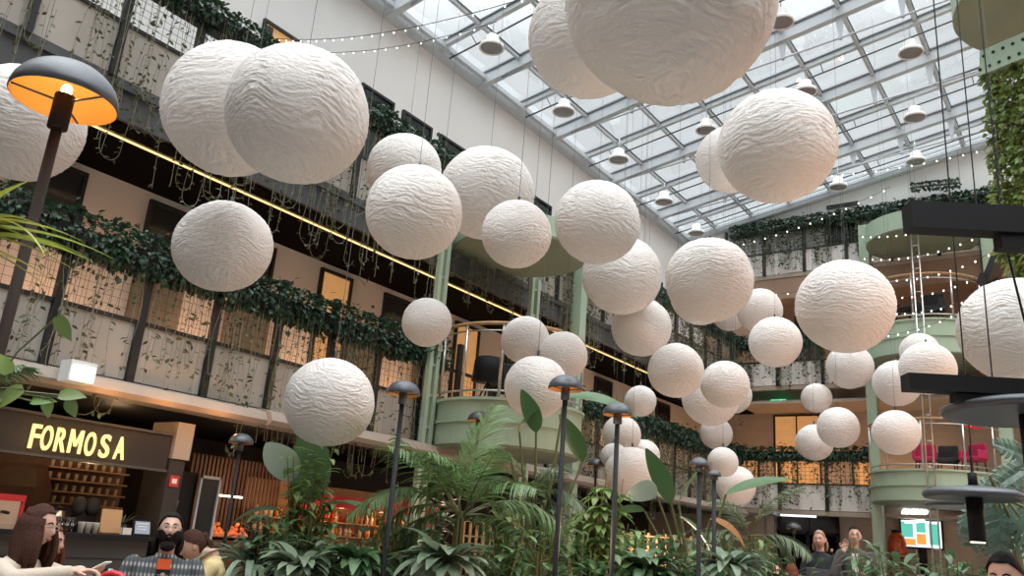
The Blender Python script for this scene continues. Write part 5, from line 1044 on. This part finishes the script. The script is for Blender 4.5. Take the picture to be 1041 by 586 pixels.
    if hair == 'long':
        roots = []
        for k in range(30):
            a = .95 + (2 * PI - 1.9) * (k + .5) / 30; p = T @ (head_pt(a, 1.15, .09)); roots.append((p, (math.sin(a), math.cos(a), 0)))
        strands(hm, roots, 4, .019, (.27, .38), .028, .008)
        for k in range(16): a = 1.2 + (2 * PI - 2.4) * (k + .5) / 16; p = T @ head_pt(a, .75, .08); strands(hm, [(p, (math.sin(a), math.cos(a), 0))], k, .02, (.2, .3), .035, .006)
    elif hair == 'mid':
        roots = [(T @ head_pt(1.95 + (2 * PI - 3.9) * (k + .5) / 16, 1.4, .07), (math.sin(1.95 + (2 * PI - 3.9) * (k + .5) / 16), math.cos(1.95 + (2 * PI - 3.9) * (k + .5) / 16), 0)) for k in range(16)]; strands(hm, roots, 6, .016, (.15, .20), .015, .008)
    elif hair == 'bun':
        b0 = T @ V((0, -.10, .03)); hm.ell(b0, (.035, .03, .035), 12, 8); strands(hm, [(b0 + V((.01 * k - .02, -.01, 0)), (0, -1, .1)) for k in range(5)], 2, .011, (.10, .16), .05, .008)
    link('hair', hm.mesh('hair', hair_m, smooth=True), t)
    if beard:
        bm_ = MB(); kb = lambda u, v: abs((u + PI) % (2 * PI) - PI) < 1.5 and v > 1.62 + .42 * math.exp(-(((u + PI) % (2 * PI) - PI) / .45) ** 2) * 1.0 and v < 3.0 or (abs((u + PI) % (2 * PI) - PI) > 1.15 and abs((u + PI) % (2 * PI) - PI) < 1.6 and v > 1.45)
        head_grid(bm_, T, 60, 48, .05, kb, .012); head_grid(bm_, T, 60, 48, .0, kb)
        bm_.ell(T @ V((0, .058, -.112)), (.052, .036, .04), 18, 10); bm_.tube([T @ V((-.03, .088, -.046)), T @ V((0, .104, -.041)), T @ V((.03, .088, -.046))], [.004, .008, .004], 8); link('beard', bm_.mesh('beard', hair_m, smooth=True), t)
    if glasses:
        gm = MB()
        for s in (-1, 1):
            gm.tube([T @ V((s * .033 + .022 * math.cos(q * PI / 8), .099, .010 + .017 * math.sin(q * PI / 8))) for q in range(17)], .0016, 6); gm.tube([T @ V((s * .055, .098, .014)), T @ V((s * .079, .02, .012)), T @ V((s * .08, -.01, .008))], .0017, 6)
        gm.tube([T @ V((-.011, .100, .012)), T @ V((0, .104, .015)), T @ V((.011, .100, .012))], .0016, 6); link('glasses', gm.mesh('glasses', 'metal', smooth=True), t)
    return t, T, sh, pel
def to_world(t, p): c, s = math.cos(t.rotation_euler.z), math.sin(t.rotation_euler.z); return V(t.location) + V((p[0] * c - p[1] * s, p[0] * s + p[1] * c, p[2]))
def chair_for(t, lab, pel, m='woodd', back=True):
    r = thing('cafe_chair', lab, 'chair', t.location); r.rotation_euler = t.rotation_euler; z = max(.3, pel - .135)
    bevel(link('seat', MB().bb((-.22, -.2, z - .04), (.22, .24, z)).mesh('seat', m), r), .012, 2)
    for x in (-.19, .19):
        for y in (-.17, .2): link('leg', MB().tube([(x, y, z - .04), (x * 1.08, y * 1.1, 0)], [.018, .014], 8).mesh('leg', m), r)
    if back:
        mb = MB(); pts = [(-.21 + .42 * k / 8, -.21 - .05 * math.sin(PI * k / 8), z + .33) for k in range(9)]
        for k in range(8): a, b = V(pts[k]), V(pts[k + 1]); mb.add([a, b, b + V((0, 0, .15)), a + V((0, 0, .15)), a + V((0, -.02, 0)), b + V((0, -.02, 0)), b + V((0, -.02, .15)), a + V((0, -.02, .15))], [(0, 1, 2, 3), (7, 6, 5, 4), (0, 4, 5, 1), (3, 2, 6, 7)])
        mb.tube([(-.2, -.19, z), (-.21, -.215, z + .36)], .015, 8); mb.tube([(.2, -.19, z), (.21, -.215, z + .36)], .015, 8); link('backrest', mb.mesh('backrest', m), r)
    return r
hx = V((CR.x, CR.y, 0)).normalized(); hf = V((CF.x, CF.y, 0)).normalized()
def hd(a): return hx * math.cos(math.radians(a)) + hf * math.sin(math.radians(a))
# seated, cream sweater, phone
t, T, sh, pel = person('person in a cream sweater with long brown hair and glasses looking down at a phone', at(39, 535, 5.0), hd(-2), 'sit', 'sweater', 'sweater', 'trousers',
    [(1, (.26, .12, .84), (.10, .38, .895), (-.25, .95, .18), (0, 0, 1), .5), (-1, (-.25, .14, .84), (-.02, .36, .89), (.25, .95, .1), (0, 0, -1), .4)], 'long', 'hair_b', (0, -.14), None, True)
pp = to_world(t, (.03, .475, .925)); ph = thing('phone', 'white phone held by the person in the cream sweater', 'phone', pp); f_ = V((math.cos(t.rotation_euler.z + PI / 2), math.sin(t.rotation_euler.z + PI / 2), 0)); ax = (f_.cross(V((0, 0, 1))), (f_ * .85 + V((0, 0, .5))).normalized(), (V((0, 0, .85)) - f_ * .5).normalized())
bevel(part('case', MB().box(pp, (.072, .145, .008), ax), 'paperw', ph), .003, 2); part('display', MB().box(pp + ax[2] * .0045, (.066, .135, .001), ax), 'scr_b', ph)
chair_for(t, 'dark wooden chair under the person in the cream sweater', pel)
t, T, sh, pel = person('person with long reddish hair sitting behind the one in the cream sweater', at(49.5, 551, 6.0), hd(2), 'sit', 'jumper', 'grey', 'trousers',
    [(1, (.25, .10, .72), (.12, .36, .76), (-.2, 1, 0), (0, 0, -1), .4), (-1, (-.25, .10, .72), (-.1, .36, .76), (.2, 1, 0), (0, 0, -1), .4)], 'long', 'hair_r', (0, -.1), None, False, slim=.92)
chair_for(t, 'dark wooden chair under the person with long reddish hair', pel)
# bearded, patterned jumper
def knit_pattern():
    m = mat('patterned_grey_knit', (.10, .11, .12), .9, bump=.3, bscale=120); nt = m.node_tree; N = nt.nodes; L = nt.links; p = N['Principled BSDF']
    tc = N.new('ShaderNodeTexCoord'); sp = N.new('ShaderNodeSeparateXYZ'); L.new(tc.outputs['Object'], sp.inputs[0])
    a = N.new('ShaderNodeMath'); a.operation = 'MULTIPLY'; a.inputs[1].default_value = 92; L.new(sp.outputs['Z'], a.inputs[0]); b = N.new('ShaderNodeMath'); b.operation = 'SINE'; L.new(a.outputs[0], b.inputs[0])
    c = N.new('ShaderNodeMath'); c.operation = 'MULTIPLY'; c.inputs[1].default_value = 240; L.new(sp.outputs['X'], c.inputs[0]); d = N.new('ShaderNodeMath'); d.operation = 'SINE'; L.new(c.outputs[0], d.inputs[0])
    e = N.new('ShaderNodeMath'); e.operation = 'MULTIPLY_ADD'; e.inputs[1].default_value = .8; L.new(d.outputs[0], e.inputs[0]); L.new(b.outputs[0], e.inputs[2])
    g = N.new('ShaderNodeValToRGB'); g.color_ramp.interpolation = 'CONSTANT'; g.color_ramp.elements[0].color = (.055, .065, .072, 1); g.color_ramp.elements[1].position = .78; g.color_ramp.elements[1].color = (.45, .42, .40, 1); x = g.color_ramp.elements.new(.35); x.color = (.095, .11, .115, 1)
    mr = N.new('ShaderNodeMapRange'); mr.inputs['From Min'].default_value = -1.8; mr.inputs['From Max'].default_value = 1.8; L.new(e.outputs[0], mr.inputs[0]); L.new(mr.outputs[0], g.inputs[0]); L.new(g.outputs[0], p.inputs['Base Color']); return m
M['knit'] = knit_pattern()
hp = at(173, 540, 6.0); t, T, sh, pel = person('bearded person in a patterned grey jumper facing the view with head tipped back', hp, -(V((hp.x, hp.y, 0))), 'sit', 'jumper', 'knit', 'trousers',
    [(1, (.30, .02, .66), (.24, .26, .60), (-.5, .85, 0), (0, 0, -1), .4), (-1, (-.30, .02, .66), (-.24, .26, .60), (.5, .85, 0), (0, 0, -1), .4)], 'mid', 'hair_k', (0, .16), True, True, slim=1.08)
cd = MB().bb((-.045, .104, sh - .035), (.045, .112, sh + .035)); oc = link('orange_card', cd.mesh('orange_card', 'orange'), t, 'orange card on the chest'); cd = MB().bb((-.05, .115, sh - .135), (.042, .123, sh - .037)); oc = link('black_card', cd.mesh('black_card', 'black'), t, 'black card below the orange one')
cd = MB(); cd.ell((-.004, .124, sh - .07), (.016, .002, .014), 14, 8); cd.bb((-.014, .122, sh - .10), (.006, .125, sh - .083)); cd.bar((-.04, .124, sh - .072), (-.022, .124, sh - .072), .005, .002, (0, 1, 0)); cd.bar((.014, .124, sh - .072), (.032, .124, sh - .072), .005, .002, (0, 1, 0)); link('emblem', cd.mesh('emblem', 'taupe'), oc)
chair_for(t, 'chair under the bearded person in the patterned jumper', pel)
t, T, sh, pel = person('person in a pale yellow top with dark tied hair bending forward beside the bearded one', at(197, 555, 6.7), hd(-160), 'sit', 'top', 'yellow', 'trousers',
    [(1, (.24, .12, .70), (.10, .36, .74), (-.3, 1, .2), (0, 0, -1), .5), (-1, (-.24, .12, .70), (-.10, .36, .74), (.3, 1, .2), (0, 0, -1), .5)], 'bun', 'hair_b', (0, -.5), None, False, slim=.95, lean=.10, shrug=.09)
chair_for(t, 'chair under the person in the pale yellow top', pel)
# red chair, drinks table
p = at(115, 586, 5.3); t = thing('red_chair', 'red round-backed chair between the bar counter and the bearded person', 'chair', (p.x, p.y, 0)); r0 = V((p.x, p.y, 0))
part('seat', MB().lathe([(1e-6, .42), (.21, .42), (.22, .45), (.2, .47), (1e-6, .47)], r0, 24), 'maroon', t, True)
pts = [r0 + hx * (.2 * math.cos(a)) - hf * 0 + V((0, 0, .47)) + V((0, 0, .40)) * math.sin(a) for a in [PI * k / 14 for k in range(15)]]; part('backrest', MB().tube(pts, .022, 8), 'red', t, True)
mb = MB(); bk = [r0 + hx * (.19 * math.cos(a)) + V((0, 0, .47 + .38 * math.sin(a))) for a in [PI * k / 14 for k in range(15)]]; mb.add([q - hf * .008 for q in bk] + [q + hf * .008 for q in bk], [tuple(range(15)), tuple(range(29, 14, -1))]); part('back_panel', mb, 'maroon', t)
for a in (.7, 2.4, 3.9, 5.5): part('leg', MB().tube([r0 + V((.15 * math.cos(a), .15 * math.sin(a), .42)), r0 + V((.2 * math.cos(a), .2 * math.sin(a), 0))], .014, 8), 'black', t)
p = at(118, 596, 5.9); t = thing('cafe_table', 'small dark cafe table with a glass and a pink bottle', 'table', (p.x, p.y, 0)); zt_ = p.z - .02; r0 = V((p.x, p.y, 0))
part('tabletop', MB().lathe([(1e-6, zt_ - .03), (.3, zt_ - .03), (.3, zt_), (1e-6, zt_)], r0, 32), 'woodd', t); part('pedestal', MB().lathe([(.2, 0), (.2, .02), (.03, .04), (.03, zt_ - .03), (1e-6, zt_ - .03)], r0, 16), 'black', t)
g = at(112, 585, 5.9); g.z = zt_; t = thing('drinking_glass', 'clear drinking glass on the small dark cafe table', 'glass', g); part('tumbler', MB().lathe([(1e-6, 0), (.034, 0), (.042, .13), (.040, .13), (.032, .01), (1e-6, .01)], g, 18), 'glassb', t, True); part('drink', MB().lathe([(1e-6, .011), (.031, .011), (.034, .04), (1e-6, .04)], g, 18), 'amber', t, True)
g = at(134, 585, 5.95); g.z = zt_; t = thing('pink_bottle', 'pink glass bottle with a clear neck on the cafe table by the bearded person', 'bottle', g); part('body', MB().lathe([(1e-6, 0), (.034, 0), (.036, .11), (.02, .16), (1e-6, .16)], g, 18), 'pink', t, True); part('neck', MB().lathe([(.02, .155), (.012, .19), (.012, .22), (1e-6, .22)], g, 14), 'bottlec', t, True); part('cap', MB().lathe([(.014, .21), (.014, .235), (1e-6, .235)], g, 14), 'bottlew', t, True)
# standing pair by the far entrance
hp = at(833, 549, 11.6); fw = -(V((hp.x, hp.y, 0))).normalized(); t, T, sh, pel = person('person in dark clothes with fair hair standing with a grey folder held to the chest', hp, fw + hx * -.25, 'stand', 'coat', 'navy', 'navy',
    [(1, (.25, .05, hp.z - .52), (.09, .20, hp.z - .45), (-1, .25, .15), (0, -1, 0), .4), (-1, (-.25, .06, hp.z - .54), (-.10, .22, hp.z - .58), (1, .3, 0), (0, -1, 0), .5)], 'mid', 'hair_f', (0, -.05), None, False, slim=.95)
q = to_world(t, (-.02, .27, hp.z - .50)); fo = thing('grey_folder', 'plain grey folder held by the standing person with fair hair', 'folder', q); az_ = t.rotation_euler.z; ax = (V((math.cos(az_), math.sin(az_), 0)), V((-math.sin(az_), math.cos(az_), 0)), V((0, 0, 1)))
bevel(part('cover', MB().box(q, (.30, .016, .23), ax), mat('grey_folder_card', (.11, .11, .12), .6), fo), .004, 2); part('page_edge', MB().box(q - V((0, 0, .004)), (.292, .011, .234), ax), 'paperw', fo)
hp = at(869, 545, 11.0); fw = -(V((hp.x, hp.y, 0))).normalized(); t, T, sh, pel = person('person in a dark jacket and glasses standing with one hand raised to the cheek', hp, fw + hx * -.1, 'stand', 'jacket', 'grey', 'navy',
    [(1, (.27, .12, hp.z - .50), (.13, .16, hp.z - .20), (-.25, -.15, 1), (0, -1, .2), .5), (-1, (-.27, .05, hp.z - .55), (-.16, .26, hp.z - .52), (.4, .9, .2), (0, 0, -1), .5)], 'short', 'hair_k', (.1, -.05), None, True)
sh_ = MB(); sh_.add([(-.05, .128, sh + .0), (.05, .128, sh + .0), (.03, .142, sh - .30), (-.03, .142, sh - .30), (-.05, .118, sh), (.05, .118, sh), (.03, .118, sh - .30), (-.03, .118, sh - .30)], [(0, 1, 2, 3), (7, 6, 5, 4), (0, 4, 5, 1), (1, 5, 6, 2), (2, 6, 7, 3), (3, 7, 4, 0)]); link('white_shirt', sh_.mesh('white_shirt', 'shirtw'), t)
# heads at the bottom edge
hp = at(1022, 587, 4.35); fw = -(V((hp.x, hp.y, 0))).normalized(); t, T, sh, pel = person('dark-haired person with bowed head at the corner under the disc lamps', hp, fw + hx * -.35, 'sit', 'jumper', 'maroon', 'trousers',
    [(1, (.26, .1, .72), (.12, .36, .74), (-.2, 1, 0), (0, 0, -1), .4), (-1, (-.26, .1, .72), (-.12, .36, .74), (.2, 1, 0), (0, 0, -1), .4)], 'mid', 'hair_k', (0, -.25), None, False)
chair_for(t, 'chair under the dark-haired person below the disc lamps', pel)
light('POINT', 'table_lamp_glow', to_world(t, (.25, .7, .95)), 2.2, (1, .35, .12), .05)
hp = at(788, 582, 10.5); t, T, sh, pel = person('person seated far off in front of the entrance with a pale face above the planting', hp, -(V((hp.x, hp.y, 0))), 'sit', 'top', 'maroon', 'trousers', [(1, (.25, .1, hp.z - .5), (.1, .36, hp.z - .45), (0, 1, 0), (0, 0, -1), .4), (-1, (-.25, .1, hp.z - .5), (-.1, .36, hp.z - .45), (0, 1, 0), (0, 0, -1), .4)], 'short', 'hair_b', (0, 0), None, False)
chair_for(t, 'chair under the far seated person with a pale face', pel)
hp = at(805, 584, 10.8); t, T, sh, pel = person('dark-haired person seated far off, turned away beside the one with a pale face', hp, hd(60), 'sit', 'top', 'navy', 'trousers', [(1, (.25, .1, hp.z - .5), (.1, .36, hp.z - .45), (0, 1, 0), (0, 0, -1), .4), (-1, (-.25, .1, hp.z - .5), (-.1, .36, hp.z - .45), (0, 1, 0), (0, 0, -1), .4)], 'mid', 'hair_r', (0, 0), None, False)
chair_for(t, 'chair under the far seated dark-haired person', pel)
